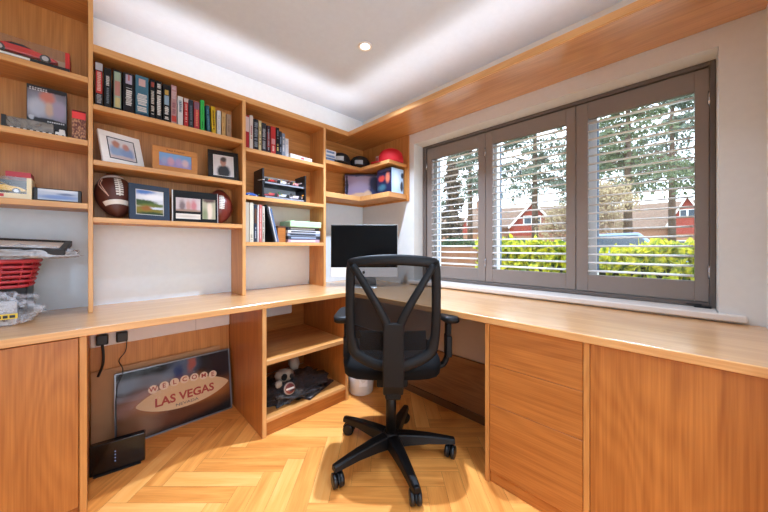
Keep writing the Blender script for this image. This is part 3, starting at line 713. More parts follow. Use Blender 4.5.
# ------------------------------------------------------------------ toys in the tall unit
def sports_car(label, x, y, z, length, col, rz=0, low=False):
    t = thing('model_car', label, 'model car', (x, y, z), rz, None); s = length
    prof = [(-.5, .10), (-.5, .19), (-.44, .225), (-.30, .235), (-.17, .31), (.02, .315), (.16, .235), (.36, .20), (.48, .14), (.5, .09), (.44, .075), (-.46, .075)]
    b = B(); b.prism([(a*s, c*s*(.8 if low else 1)) for a, c in prof], -.19*s, .19*s, 'xz'); mk('body', b, plain(col, .2), t, world=False, bevel=.02*s, seg=2)
    b = B(); b.prism([(a*s, c*s*(.8 if low else 1)) for a, c in ((-.24, .245), (-.15, .296), (.01, .30), (.12, .245))], -.192*s, .192*s, 'xz'); mk('side_window', b, BLACKG, t, world=False)
    for wx in (-.31, .31):
        for sy in (-1, 1):
            b = B(); b.cyl((wx*s, sy*.165*s - (.04*s if sy < 0 else 0), .082*s), .080*s, .04*s, 18, 'y'); w = mk('wheel', b, BLACK, t, world=False)
            b = B(); b.cyl((wx*s, sy*.207*s - .001, .082*s), .05*s, .002, 14, 'y'); mk('hub', b, ALU, w, world=False)
    return t
def window_box(label, x0, x1, y0, y1, z, h, basec, backc, endc, base_h, printc):
    cx = (x0+x1)/2; t = thing('toy_box', label, 'boxed toy', (cx, (y0+y1)/2, z)); 
    b = B(); b.box(x0, x1, y0, y1, z, z+base_h); mk('base', b, plain(basec, .4), t)
    b = B(); b.box(x0, x1, y1-.002, y1, z+base_h+.0002, z+h); mk('back_card', b, plain(backc, .6), t)
    b = B(); b.box(x1-.014, x1, y0, y1-.0022, z+base_h+.0002, z+h); mk('end_cap', b, plain(endc, .4), t)
    b = B(); b.box(x0, x0+.014, y0, y1-.0022, z+base_h+.0002, z+h); mk('end_cap', b, plain(endc, .4), t)
    b = B(); b.quad((x0+.0142, y0+.0005, z+base_h), (x1-.0142, y0+.0005, z+base_h), (x1-.0142, y0+.0005, z+h), (x0+.0142, y0+.0005, z+h)); b.quad((x0+.0142, y0+.0005, z+h), (x1-.0142, y0+.0005, z+h), (x1-.0142, y1-.003, z+h), (x0+.0142, y1-.003, z+h))
    mk('window_film', b, glassy('box_film', (.95, .94, .93), .9, .1), t, label='clear window film')
    b = B(); b.box(x0+.2*(x1-x0), x0+.62*(x1-x0), y0-.0006, y0-.0001, z+base_h*.25, z+base_h*.8); mk('print', b, plain(printc, .5), t)
    return t
window_box('long clear fronted box holding a red model car, high in the tall unit', -.40, -.090, 1.985, 2.10, 1.8725, .088, (30, 28, 30), (206, 178, 150), (196, 40, 38), .016, W_)
sports_car('red model sports car inside the long clear fronted box', -.228, 2.03, 1.8892, .205, (214, 40, 40), 0, True)
window_box('cream box with red label holding a yellow model car, left of the pale blue box', -.40, -.203, 1.985, 2.09, 1.2725, .092, (232, 222, 190), (70, 76, 84), (236, 224, 186), .022, (200, 60, 70))
sports_car('yellow model car inside the cream window box', -.292, 2.03, 1.2952, .145, (236, 190, 40))
b = B(); b.box(-.275, -.206, 1.995, 2.085, 1.3655, 1.388); single('red_carton', b, plain((186, 52, 64), .45), 'small red carton lying on top of the cream car box', 'box', (-.24, 2.04, 1.3655))
# pale blue boxed item
t = thing('display_box', 'small black box with pale blue front, beside the boxed yellow car', 'box', (-.125, 2.02, 1.2725))
b = B(); b.box(-.200, -.052, 1.995, 2.06, 1.2725, 1.330); mk('case', b, BLACK, t, bevel=.002)
bp_ = picture('blue_card', (176, 190, 210), [(.5, .3, .5, .2, (110, 140, 196), .6), (.5, .9, .6, .15, (206, 214, 226), .5), (.7, .6, .2, .1, (90, 110, 150), .6)])
b = B(); b.quad((-.187, 1.9945, 1.278), (-.064, 1.9945, 1.278), (-.064, 1.9945, 1.326), (-.187, 1.9945, 1.326)); mk('front_card', b, bp_, t)
# middle shelf
b = B(); b.box(-.275, -.105, 2.075, 2.17, 1.5725, 1.640); single('black_carton', b, BLACK, 'black carton on the middle shelf of the tall unit, under the printed portrait box', 'box', (-.19, 2.12, 1.5725))
t = thing('portrait_box', 'black box printed with a blurred portrait, standing on the black carton', 'box', (-.165, 2.09, 1.6408))
pp = picture('box_portrait', (110, 104, 112), [(.5, .45, .6, .4, (150, 156, 176), .5), (.5, .72, .2, .2, (206, 128, 112), .4), (.25, .4, .25, .25, (190, 196, 210), .5), (.8, .42, .22, .25, (170, 160, 186), .5), (.55, .4, .1, .2, (206, 180, 160), .5), (.5, .98, .8, .1, (24, 22, 24), .2), (.5, .02, .8, .12, (20, 20, 24), .2), (.1, .12, .07, .06, (200, 206, 216), .3)])
b = B(); b.box(-.228, -.104, 2.085, 2.12, 1.6408, 1.812); mk('case', b, BLACK, t)
b = B(); b.quad((-.226, 2.0845, 1.643), (-.106, 2.0845, 1.643), (-.106, 2.0845, 1.810), (-.226, 2.0845, 1.810)); mk('front_print', b, pp, t)
b = B()
for zz_ in (1.797, 1.789): marks_x = [b.box(-.220+.008*k, -.220+.008*k+rnd.uniform(.004, .007), 2.0838, 2.0843, zz_, zz_+.005) for k in range(7)]
for k in range(8): b.box(-.166+.007*k, -.161+.007*k, 2.0838, 2.0843, 1.651, 1.657)
mk('lettering', b, plain((206, 206, 210), .5), t)
t = thing('display_case', 'low grey clear topped case with black end, in front of the portrait box', 'display case', (-.21, 2.02, 1.5725))
b = B(); b.box(-.285, -.140, 1.985, 2.06, 1.5725, 1.579); mk('base', b, BLACK, t)
b = B(); b.box(-.285, -.272, 1.985, 2.06, 1.5793, 1.622); mk('end_cap', b, BLACK, t)
b = B(); b.box(-.2715, -.140, 1.988, 2.058, 1.5793, 1.620); mk('cover', b, film('case_cover', (150, 146, 140), .35, .2), t, label='translucent grey cover')
b = B()
for k in range(7): b.box(-.262+.018*k, -.253+.018*k, 1.9843, 1.9849, 1.574, 1.5775)
mk('lettering', b, W_ and plain(W_, .5), t)
t = thing('toy_truck', 'tiny white toy truck at the end of the grey clear case', 'toy', (-.118, 2.01, 1.5725))
b = B(); b.box(-.136, -.104, 1.995, 2.02, 1.5765, 1.592); b.box(-.124, -.106, 1.997, 2.018, 1.592, 1.606); mk('body', b, plain((234, 232, 228), .4), t, bevel=.003, seg=2)
for wx in (-.130, -.111):
    b = B(); b.cyl((wx, 1.994, 1.5765), .004, .027, 12, 'y'); mk('wheel', b, BLACK, t)
t = thing('nut_carton', 'small red carton printed with nuts, beside the divider in the tall unit', 'carton', (-.06, 2.0, 1.5725))
m, nt, bs, out = new_mat('nut_print'); vo = nt.nodes.new('ShaderNodeTexVoronoi'); vo.inputs['Scale'].default_value = 9; uvn = nt.nodes.new('ShaderNodeUVMap'); nt.links.new(uvn.outputs[0], vo.inputs['Vector'])
cr = nt.nodes.new('ShaderNodeValToRGB'); cr.color_ramp.elements[0].color = (*lin((226, 170, 120)), 1); cr.color_ramp.elements[1].color = (*lin((96, 40, 30)), 1); cr.color_ramp.elements[1].position = .7
nt.links.new(vo.outputs['Distance'], cr.inputs[0]); nt.links.new(cr.outputs[0], bs.inputs['Base Color'])
b = B(); b.box(-.083, -.038, 1.99, 2.02, 1.5725, 1.702); b.prism([(1.99, 1.702), (2.02, 1.702), (2.016, 1.715), (2.012, 1.715)], -.083, -.038, 'yz'); mk('carton', b, plain((150, 40, 36), .5), t)
b = B(); b.quad((-.083, 1.9895, 1.573), (-.038, 1.9895, 1.573), (-.038, 1.9895, 1.668), (-.083, 1.9895, 1.668)); mk('nut_picture', b, m, t)
b = B(); b.box(-.083, -.038, 1.9890, 1.9898, 1.669, 1.700); mk('red_band', b, plain((226, 50, 50), .4), t)

# ------------------------------------------------------------------ left end of the worktop
t = thing('letter_tray', 'black plastic box behind the plastic bag, holding up the red basket', 'tray', (-.33, 2.08, .7505))
b = B(); b.box(-.47, -.215, 1.982, 2.17, .7505, .896); mk('body', b, BLACK, t, bevel=.006, seg=2)
b = B(); b.box(-.44, -.245, 1.9805, 1.9818, .80, .86); mk('front_panel', b, BLACKG, t)
t = thing('basket', 'red woven basket stacked above the plastic bag at left end of the worktop', 'basket', (-.33, 2.0, .8965))
bx, by, bz = -.335, 1.995, .8965
def brect(u, s, zz, n=44):
    hx, hy, r = .150*s, .115*s, .035
    out = []
    for i in range(n):
        a = 2*PI*i/n; c, d = math.cos(a), math.sin(a); q = (abs(c)**5 + abs(d)**5)**(-1/5)
        wob = 1 + u*math.cos(i*PI)*.018
        out.append(Vector((bx + c*q*hx*wob, by + d*q*hy*wob, zz)))
    return out
REDB = plain((176, 44, 52), .4, var=.3)
b = B()
for k in range(6):
    s = .86 + .14*k/5; zz_ = bz + .008 + .100*k/5
    loop = brect(1 if k % 2 else -1, s, zz_); loop.append(loop[0]); loop.append(loop[1])
    b.tube(loop, .0075, 6, flat=.9)
mk('weave', b, REDB, t)
b = B(); loop = brect(0, 1.02, bz+.112); loop += loop[:2]; b.tube(loop, .007, 8); mk('rim', b, REDB, t)
b = B()
for i in range(0, 44, 2): b.tube([brect(0, .86, bz+.002)[i], brect(0, 1.0, bz+.11)[i]], .0032, 6)
mk('stakes', b, plain((176, 36, 46), .35), t)
b = B(); lo = brect(0, .85, bz+.001); b.rings([lo, [p + Vector((0, 0, .005)) for p in lo]], smooth=False); mk('base', b, REDB, t)
BAGM = film('bag_film', (222, 222, 224), .5, .22)
def crumpled(name, label, c, rad, seed, mat, flatz, extra=None, amp=.35, freq=7):
    t = thing(name, label, 'plastic bag', (c[0], c[1], flatz))
    b = B(); b.blob(c, rad, seed, amp, freq, 40, 24, flatz); mk('film', b, mat, t)
    return t
t = crumpled('plastic_bag', 'crumpled white plastic bag lying on the red basket', (-.265, 1.985, 1.032), (.195, .115, .040), 4, BAGM, 1.0165)
# frame lying on the bag
t = thing('picture_frame', 'black box frame with cream mount lying flat on the bag over the basket', 'picture frame', (-.30, 1.90, 1.040), math.radians(-2), 'picture frames on the shelves')
t.rotation_euler = (math.radians(9), math.radians(3.0), math.radians(-2))
b = B()
for (a, c, d, e) in ((-.20, .20, 0, .022), (-.20, .20, .238, .26), (-.20, -.178, .022, .238), (.178, .20, .022, .238)): b.box(a, c, d, e, 0, .026)
mk('frame', b, BLACK, t, world=False, bevel=.002)
b = B(); b.box(-.178, .178, .022, .238, .002, .019); mk('mount', b, plain((226, 214, 200), .6), t, world=False)
# bag on the worktop
t = thing('plastic_bag', 'clear plastic bag of printed packaging lying on the worktop below the red basket', 'plastic bag', (-.32, 1.90, .7505))
b = B(); b.blob((-.325, 1.905, .812), (.150, .066, .074), 9, .38, 6, 40, 24, .7508); mk('film', b, film('bag_clear', (220, 222, 228), .82, .15), t, label='clear crinkled film')
pk = picture('pack_print', (190, 188, 188), [(.15+.12*k_, .25+.25*((k_*2) % 3), .05, .09, (40+14*(k_ % 3), 42+14*(k_ % 3), 50+14*(k_ % 3)), .25) for k_ in range(7)] + [(.4, .85, .4, .06, (90, 92, 98), .4)])
b = B(); b.box(-.425, -.235, 1.885, 1.925, .754, .845); mk('packet', b, plain((214, 212, 210), .5), t)
b = B(); b.quad((-.425, 1.8845, .754), (-.235, 1.8845, .754), (-.235, 1.8845, .845), (-.425, 1.8845, .845)); mk('packet_print', b, pk, t)
b = B(); b.box(-.278, -.222, 1.8260, 1.8268, .786, .806); mk('yellow_label', b, plain((222, 190, 50), .4), t)
b = B(); b.box(-.274, -.262, 1.8254, 1.8259, .790, .801); b.box(-.258, -.246, 1.8254, 1.8259, .790, .801); b.box(-.242, -.228, 1.8254, 1.8259, .790, .801); mk('label_marks', b, BLACK, t)

# ------------------------------------------------------------------ model car rack
rx0, rx1, ry0, ry1, rz0 = .800, 1.130, 1.988, 2.14, 1.4005
t = thing('display_rack', 'black two tier display rack for model racing cars on the middle shelf', 'display rack', ((rx0+rx1)/2, 2.06, rz0))
for x in (rx0, rx1-.012):
    b = B(); b.box(x, x+.012, ry0, ry1, rz0, rz0+.200); mk('side_panel', b, BLACK, t, bevel=.001)
for z in (rz0, rz0+.098):
    b = B(); b.box(rx0+.0122, rx1-.0122, ry0+.002, ry1, z, z+.016); mk('shelf', b, BLACK, t)
    b = B(); b.box(rx0+.02, rx1-.02, ry0+.0008, ry0+.0018, z+.003, z+.013); mk('label_strip', b, plain((150, 154, 164), .4), t)
b = B(); b.box(rx0+.0122, rx1-.0122, ry1-.006, ry1, rz0+.0165, rz0+.0975); b.box(rx0+.0122, rx1-.0122, ry1-.006, ry1, rz0+.1145, rz0+.180); mk('back_panel', b, plain((206, 214, 222), .5), t, label='pale back panel')
def race_car(label, x, y, z, L, c1, c2, rz):
    t = thing('model_car', label, 'model car', (x, y, z), rz, 'racing cars on the black display rack'); s = L
    b = B(); b.prism([(-.5*s, .05*s), (-.46*s, .17*s), (-.1*s, .2*s), (.0, .15*s), (.5*s, .07*s), (.5*s, .04*s)], -.075*s, .075*s, 'xz'); b.box(-.42*s, .02*s, -.15*s, .15*s, .04*s, .13*s); mk('body', b, plain(c1, .25), t, world=False, bevel=.01*s)
    b = B(); b.box(.42*s, .53*s, -.2*s, .2*s, .04*s, .06*s); b.box(-.56*s, -.46*s, -.17*s, .17*s, .23*s, .26*s); b.box(-.53*s, -.5*s, -.02*s, .02*s, .1*s, .23*s); mk('wing', b, plain(c2, .25), t, world=False)
    for wx in (-.34, .30):
        for sy in (-1, 1):
            b = B(); b.cyl((wx*s, sy*.17*s-.045*s, .085*s), .085*s, .09*s, 14, 'y'); mk('wheel', b, BLACK, t, world=False)
    b = B(); b.blob((-.05*s, 0, .19*s), (.04*s, .035*s, .04*s), 1, 0, 4, 10, 6); mk('helmet', b, plain((230, 200, 60), .3), t, world=False)
for x, tier, c1, c2, lab in ((.862, 1, (190, 60, 60), (240, 240, 240), 'red and white model racing car at left of the upper tier'), (.950, 1, (236, 232, 226), (200, 120, 110), 'white model racing car in the middle of the upper tier'), (1.045, 1, (226, 150, 150), (230, 226, 226), 'pink and white model racing car at right of the upper tier'),
    (.862, 0, (196, 70, 76), (120, 180, 120), 'red model racing car at left of the lower tier'), (.950, 0, (214, 214, 216), (60, 60, 64), 'silver model racing car in the middle of the lower tier'), (1.045, 0, (230, 210, 214), (232, 160, 50), 'white and orange model racing car at right of the lower tier')):
    race_car(lab, x, 2.03, rz0 + (.1145 if tier else .0165), .135, c1, c2, math.radians(197 if tier else 160))
sports_car('small blue model car on the shelf left of the black rack', .735, 2.015, 1.4005, .085, (40, 84, 170), math.radians(12))

# ------------------------------------------------------------------ corner shelf things
t = None
zz = 1.7605
for w, h, c, lab in ((.10, .024, (50, 52, 60), 'dark case at the bottom of the corner shelf stack'), (.105, .030, (200, 206, 214), 'pale grey case in the middle of the corner shelf stack'), (.10, .034, (232, 234, 238), 'white case on top of the corner shelf stack')):
    slab('disc_case', 1.358, 2.06, zz, w, .13, h, c, lab, 'case', 'stack of cases on the corner shelf', 0, (110, 140, 180)); zz += h + .0006
def cap(label, loc, rz, col, panel, logo=None, size=1.0):
    t = thing('baseball_cap', label, 'cap', loc, rz, 'baseball caps on the corner shelf')
    b = B(); R_ = .088*size
    b.rings([[Vector((math.cos(2*PI*k/28)*R_*q*1.0, math.sin(2*PI*k/28)*R_*q*1.08, z)) for k in range(28)] for q, z in ((1.0, 0), (1.02, .02*size), (.99, .05*size), (.90, .078*size), (.72, .098*size), (.45, .110*size), (.12, .114*size))]); mk('crown', b, plain(col, .7), t, world=False)
    b = B(); n = 16; g0 = []; g1 = []
    for k in range(n+1):
        a = -PI/2 - .95 + 1.9*k/n; c, s = math.cos(a), math.sin(a)
        g0.append(Vector((c*R_*1.0, s*R_*1.06, .006))); g1.append(Vector((c*R_*1.28, s*R_*1.75*(.86+.14*math.cos(1.6*(k/n-.5)*2)), -.004 + .012*math.cos((k/n-.5)*PI))))
    rr = []
    for k in range(n+1): rr.append([g0[k], g1[k], g1[k] + Vector((0, 0, .004)), g0[k] + Vector((0, 0, .004))])
    b.rings(rr, True, False); mk('peak', b, plain(panel, .6), t, world=False)
    b = B(); b.cyl((0, 0, .1135*size), .007, .005, 12); mk('button', b, plain(col, .7), t, world=False)
    if logo:
        b = B()
        for k in range(5):
            a = -PI/2 - .30 + .15*k; p = Vector((math.cos(a)*R_*1.035, math.sin(a)*R_*1.11, .040)); M = Matrix.Translation(p) @ Matrix.Rotation(a+PI/2, 4, 'Z')
            b.box(-.007, .007, -.002, .006, -.018, .022, M)
        mk('front_patch', b, plain(logo, .6), t, world=False)
    return t
cap('black cap with white front patch, on the corner shelf beside the stack of cases', (1.508, 2.070, 1.7605), math.radians(-40), (20, 20, 24), (18, 18, 22), (200, 198, 196), .98)
cap('black cap with white emblem at the inner corner of the corner shelf', (1.705, 2.045, 1.7605), math.radians(-45), (18, 19, 23), (18, 18, 22), (176, 180, 188), 1.05)
cap('red cap at the window end of the corner shelf', (1.770, 1.715, 1.7605), math.radians(-140), (200, 24, 36), (206, 28, 38), None, 1.1)
t = thing('cap_box', 'small white and pink carton between the dark and red caps', 'box', (1.8, 1.92, 1.7605))
b = B(); b.box(1.745, 1.80, 1.845, 1.875, 1.7605, 1.855); mk('carton', b, plain((222, 200, 204), .5), t, bevel=.001)
b = B(); b.box(1.7444, 1.745, 1.848, 1.872, 1.78, 1.84); mk('stripe', b, plain((196, 110, 120), .5), t)
# lower corner shelf
pc_ = Fd*2.635 + Rd*(-.205)
t = thing('flat_carton', 'large box with mauve picture standing across the corner above the computer', 'box', (pc_.x, pc_.y, 1.5055), CHZ)
b = B(); b.box(-.148, .148, 0, .035, 0, .212); mk('case', b, plain((30, 28, 46), .5), t, world=False, bevel=.001)
lv = picture('mauve_scene', (150, 138, 172), [(.45, .65, .35, .3, (166, 154, 184), .95), (.9, .5, .16, .5, (40, 48, 100), .35), (.05, .5, .04, .6, (30, 34, 60), .3), (.5, .05, .35, .16, (214, 180, 146), .25), (.7, .12, .12, .2, (222, 190, 156), .3), (.5, .98, .6, .06, (60, 50, 80), .4)])
b = B(); b.quad((-.146, -.0005, .002), (.146, -.0005, .002), (.146, -.0005, .210), (-.146, -.0005, .210)); mk('front_print', b, lv, t, world=False)
t = thing('printed_carton', 'navy box with orange print and pale blue end, under the red cap', 'box', (1.76, 1.72, 1.5055))
b = B(); b.box(1.700, 1.845, 1.640, 1.800, 1.5055, 1.712); mk('case', b, plain((26, 34, 66), .4), t, bevel=.001)
nv = picture('navy_print', (28, 36, 70), [(.32, .62, .22, .12, (196, 70, 60), .4), (.75, .62, .14, .2, (214, 120, 90), .5), (.35, .25, .25, .12, (60, 110, 130), .6), (.5, .93, .5, .05, (70, 80, 130), .5)])
b = B(); b.quad((1.6995, 1.808, 1.507), (1.6995, 1.642, 1.507), (1.6995, 1.642, 1.710), (1.6995, 1.808, 1.710)); mk('front_print', b, nv, t)
bl = picture('blue_end', (176, 206, 232), [(.4, .5, .3, .3, (214, 228, 240), .6), (.85, .3, .12, .2, (40, 46, 60), .3), (.9, .75, .1, .12, (40, 46, 60), .3)])
b = B(); b.quad((1.700, 1.6395, 1.507), (1.845, 1.6395, 1.507), (1.845, 1.6395, 1.710), (1.700, 1.6395, 1.710)); mk('end_print', b, bl, t)

# ------------------------------------------------------------------ computer
c = Fd*2.28 + Rd*(-.155)
t = thing('computer', 'all in one silver computer with black screen in the desk corner', 'computer', (c.x, c.y, .7505), CHZ)
b = B(); b.box(-.262, .262, 0, .018, .078, .486); mk('body', b, ALU, t, world=False, bevel=.004, seg=2)
b = B(); b.rings([[Vector((x*s, .018 + k, .282 + z*s2)) for x, z in ((-.25, -.19), (.25, -.19), (.25, .19), (-.25, .19))] for s, s2, k in ((1, 1, 0), (.8, .8, .016), (.4, .4, .026))], smooth=False); mk('rear_shell', b, ALU, t, world=False)
b = B(); b.box(-.259, .259, -.0022, -.0002, .152, .484); mk('screen', b, plain((5, 5, 6), .2, spec=.12), t, world=False, bevel=.002, label='black glossy screen')
b = B(); b.box(-.259, .259, -.0022, -.0002, .079, .1516); mk('chin', b, plain((222, 224, 226), .4), t, world=False, label='pale silver chin')
b = B(); b.cyl((-.004, -.0024, .1130), .0115, .0012, 18, 'y'); bmesh.ops.scale(b.bm, vec=(.92, 1, 1), verts=b.bm.verts); b.box(.002, .006, -.0024, -.0012, .1275, .1315)
mk('emblem', b, plain((28, 28, 30), .3), t, world=False, label='small black fruit emblem')
b = B(); b.rings([[Vector((x, y, z)) for x in (-w, w) for y in ((y0, y0+.010) if x < 0 else (y0+.010, y0))] for w, y0, z in ((.09, .115, .004), (.088, .100, .05), (.08, .07, .14), (.07, .05, .20))], smooth=False); mk('stand_neck', b, ALU, t, world=False)
b = B(); b.box(-.10, .10, -.07, .125, 0, .0038); mk('stand_foot', b, ALU, t, world=False, bevel=.001)

# ------------------------------------------------------------------ waste bin and bag in the bookcase
t = thing('waste_bin', 'white metal waste bin on the floor between open bookcase and service board', 'bin', (1.395, 1.66, 0))
b = B(); b.lathe([(.085, 0), (.088, .004), (.112, .27), (.109, .27), (.085, .006), (.0, .006)], (1.395, 1.66, 0), 32); mk('body', b, plain((224, 222, 218), .35), t)
b = B(); rr = [Vector((1.395 + math.cos(2*PI*k/32)*.1115, 1.66 + math.sin(2*PI*k/32)*.1115, .272)) for k in range(34)]; b.tube(rr, .0035, 8); mk('rim', b, STEEL, t)
b = B(); b.box(-.03, .03, -.0035, -.001, .07, .12, Matrix.Translation((1.395, 1.66, 0)) @ Matrix.Rotation(CHZ+.25, 4, 'Z') @ Matrix.Translation((0, -.0925, 0))); mk('label', b, plain((244, 244, 244), .4), t)

t = thing('plastic_bag', 'dark bag of soft toys lying in the lower compartment of the open bookcase', 'bag', (.92, 1.83, .1015))
b = B(); b.blob((.93, 1.82, .135), (.225, .16, .075), 21, .40, 7, 44, 26, .1022); mk('film', b, film('dark_bag', (64, 58, 58), .25, .18), t)
b = B(); b.blob((.865, 1.80, .232), (.058, .05, .040), 3, .2, 5); b.blob((.985, 1.90, .250), (.036, .04, .05), 6, .2, 5); b.blob((.80, 1.74, .215), (.022, .02, .022), 7, .1, 5); mk('plush', b, plain((168, 152, 134), .9), t, label='cream plush toy showing')
b = B(); b.blob((.845, 1.757, .240), (.020, .014, .020), 5, .1, 5); b.blob((.895, 1.755, .232), (.016, .014, .016), 8, .1, 5); mk('plush_patch', b, plain((24, 22, 24), .9), t)
b = B(); b.lathe([(0, 0), (.036, 0), (.036, .006), (0, .008)], (0, 0, 0), 24, Matrix.Translation((.845, 1.690, .192)) @ Matrix.Rotation(math.radians(72), 4, 'X') @ Matrix.Rotation(0, 4, 'Z')); mk('badge', b, plain((186, 164, 152), .5), t)
b = B(); b.lathe([(0, 0), (.029, 0), (.029, .003), (0, .003)], (0, 0, 0), 24, Matrix.Translation((.845, 1.6832, .194)) @ Matrix.Rotation(math.radians(72), 4, 'X')); mk('badge_face', b, plain((130, 60, 54), .5), t)
b = B(); b.box(-.025, .025, -.001, .001, -.005, .005, Matrix.Translation((.845, 1.679, .195)) @ Matrix.Rotation(math.radians(-18), 4, 'X')); mk('badge_marks', b, plain((236, 226, 216), .4), t)
t = thing('magazine', 'glossy dark magazine sticking out at the front of the bag in the bookcase', 'magazine', (1.06, 1.73, .1018), math.radians(24))
b = B(); b.box(-.14, .14, -.05, .05, 0, .010); mk('cover', b, plain((50, 46, 50), .25), t, world=False)
b = B(); b.box(-.13, .02, -.044, .03, .0101, .0108); mk('print', b, plain((150, 140, 136), .35), t, world=False)

# ------------------------------------------------------------------ office chair
c = Fd*1.466 + Rd*.040
ch = thing('office_chair', 'black mesh back office chair on five castors in front of the desk corner', 'office chair', (c.x, c.y, 0), CHZ)
CH = plain((13, 15, 18), .5, spec=.28); CHD = plain((8, 9, 10), .55, spec=.25)
def by(z, x=0): return -.168 - (z-.5)*.135 + .55*x*x - .035*math.sin(max(0, min(1, (z-.5)/.5))*PI)*0
half = [(0, .512), (.06, .515), (.12, .536), (.168, .562), (.197, .598), (.207, .66), (.210, .74), (.209, .83), (.206, .92), (.201, .985), (.188, 1.014), (.13, 1.027), (.06, 1.033), (0, 1.035)]
outl = half + [(-x, z) for x, z in half[-2:0:-1]]
outl = [(x+.0, z) for x, z in outl]
def ring_frame(b, pts, w_fn, dep):
    n = len(pts); rs = []
    for i, (x, z) in enumerate(pts):
        p0, p1 = pts[i-1], pts[(i+1) % n]; t_ = Vector((p1[0]-p0[0], 0, p1[1]-p0[1])).normalized()
        nr = Vector((t_.z, 0, -t_.x)); w = w_fn(x, z)/2; P = Vector((x, by(z, x), z)) - nr*w; yv = Vector((0, 1, 0))
        r = []
        for k in range(12):
            a = 2*PI*k/12; cx, cy = math.cos(a), math.sin(a); q = (abs(cx)**3.5 + abs(cy)**3.5)**(-1/3.5)
            r.append(P + nr*(cx*q*w) + yv*(cy*q*dep))
        rs.append(r)
    b.rings(rs, False, True, True)
b = B(); ring_frame(b, [(p.x, p.y) for p in smooth([(x, z, 0) for x, z in outl] + [(outl[0][0], outl[0][1], 0)], 3)[:-1]], lambda x, z: .046 if z > 1.0 else (.040 if z > .66 else .048), .013); mk('back_frame', b, CH, ch, world=False)
# mesh panel
m, nt, bs, out = new_mat('chair_mesh'); L = nt.links.new
tr = nt.nodes.new('ShaderNodeBsdfTransparent'); mx = nt.nodes.new('ShaderNodeMixShader'); mx.inputs[0].default_value = .52
tc = nt.nodes.new('ShaderNodeTexCoord'); wv = nt.nodes.new('ShaderNodeTexWave'); wv.wave_type = 'BANDS'; wv.bands_direction = 'Z'; wv.inputs['Scale'].default_value = 90; L(tc.outputs['Object'], wv.inputs['Vector'])
mr = nt.nodes.new('ShaderNodeMapRange'); mr.inputs['To Min'].default_value = .70; mr.inputs['To Max'].default_value = .82; L(wv.outputs['Fac'], mr.inputs['Value']); L(mr.outputs[0], mx.inputs[0])
bs.inputs['Base Color'].default_value = (*lin((16, 18, 22)), 1); bs.inputs['Specular IOR Level'].default_value = .2; bs.inputs['Roughness'].default_value = .6; L(tr.outputs[0], mx.inputs[1]); L(bs.outputs[0], mx.inputs[2]); L(mx.outputs[0], out.inputs[0])
b = B(); nz, nx = 26, 18
def hw(z):
    for (x0_, z0_), (x1_, z1_) in zip(half, half[1:]):
        if z0_ <= z <= z1_: return x0_ + (x1_-x0_)*(z-z0_)/(z1_-z0_ + 1e-9)
    return 0
vv = []
for j in range(nz+1):
    z = .545 + (1.010-.545)*j/nz; w = max(.01, hw(z)-.018)
    vv.append([b.bm.verts.new(((2*i/nx-1)*w, by(z, (2*i/nx-1)*w)+.004, z)) for i in range(nx+1)])
for j in range(nz):
    for i in range(nx): b._f([vv[j][i], vv[j][i+1], vv[j+1][i+1], vv[j+1][i]], True)
mk('back_mesh', b, m, ch, world=False, label='see-through black mesh')
# lumbar band seen through the mesh
b = B(); b.rings([[Vector((x, by(.64, x) + .03 + yy, zz_)) for yy, zz_ in ((0, .60), (.012, .60), (.012, .685), (0, .685))] for x in [-.15 + .3*i/14 for i in range(15)]], smooth=False); mk('lumbar_support', b, CHD, ch, world=False)
# spine with two rising arms
def plate(pts, dep):     # list of (xa, xb, z, y)
    b = B(); b.rings([[Vector((xa, y, z)), Vector((xb, y, z)), Vector((xb, y+dep, z)), Vector((xa, y+dep, z))] for xa, xb, z, y in pts], smooth=False); return b
b = plate([(-.044, .044, .415, -.190), (-.045, .045, .47, -.228), (-.046, .046, .56, -.236), (-.044, .044, .66, -.242), (-.042, .042, .745, -.250)], .026); mk('spine', b, CH, ch, world=False, bevel=.006, seg=2)
for s in (-1, 1):
    pts = smooth([(s*.024, -.232, .700), (s*.032, -.238, .745), (s*.066, -.243, .815), (s*.116, -.243, .90), (s*.172, -.232, .990)], 5)
    b = B(); b.tube(pts, [.021 - .006*i/(len(pts)-1) for i in range(len(pts))], 12, flat=.55); mk('spine_arm', b, CH, ch, world=False)
for s in (-1, 1):
    b = B(); b.cyl((s*.022-0, -.247, 1.014), .005, .012, 10, 'y'); mk('headrest_socket', b, plain((90, 96, 104), .4), ch, world=False)
# seat
b = B()
def srect(sx, sy, z, yoff=0): 
    out = []
    for k in range(40):
        a = 2*PI*k/40; cx, cy = math.cos(a), math.sin(a); q = (abs(cx)**4.5 + abs(cy)**4.5)**(-1/4.5); out.append(Vector((cx*q*sx, .115 + yoff + cy*q*sy, z - (.03*max(0, cy)**3))))
    return out
b.rings([srect(.226, .236, .450), srect(.240, .248, .456), srect(.244, .251, .490), srect(.240, .247, .510), srect(.215, .222, .524), srect(.10, .11, .518)]); mk('seat', b, plain((9, 9, 10), .85, spec=.2), ch, world=False)
b = B(); b.rings([srect(.18, .18, .435), srect(.205, .212, .4515)]); mk('seat_pan', b, CHD, ch, world=False)
b = B(); b.box(-.075, .075, -.06, .17, .385, .434); b.box(-.035, .035, -.195, -.06, .395, .428); mk('tilt_mechanism', b, CHD, ch, world=False, bevel=.008, seg=2)
b = B(); b.tube([(.06, .05, .41), (.20, .05, .405), (.23, .05, .40)], [.006, .006, .009], 8); mk('lever', b, CHD, ch, world=False)
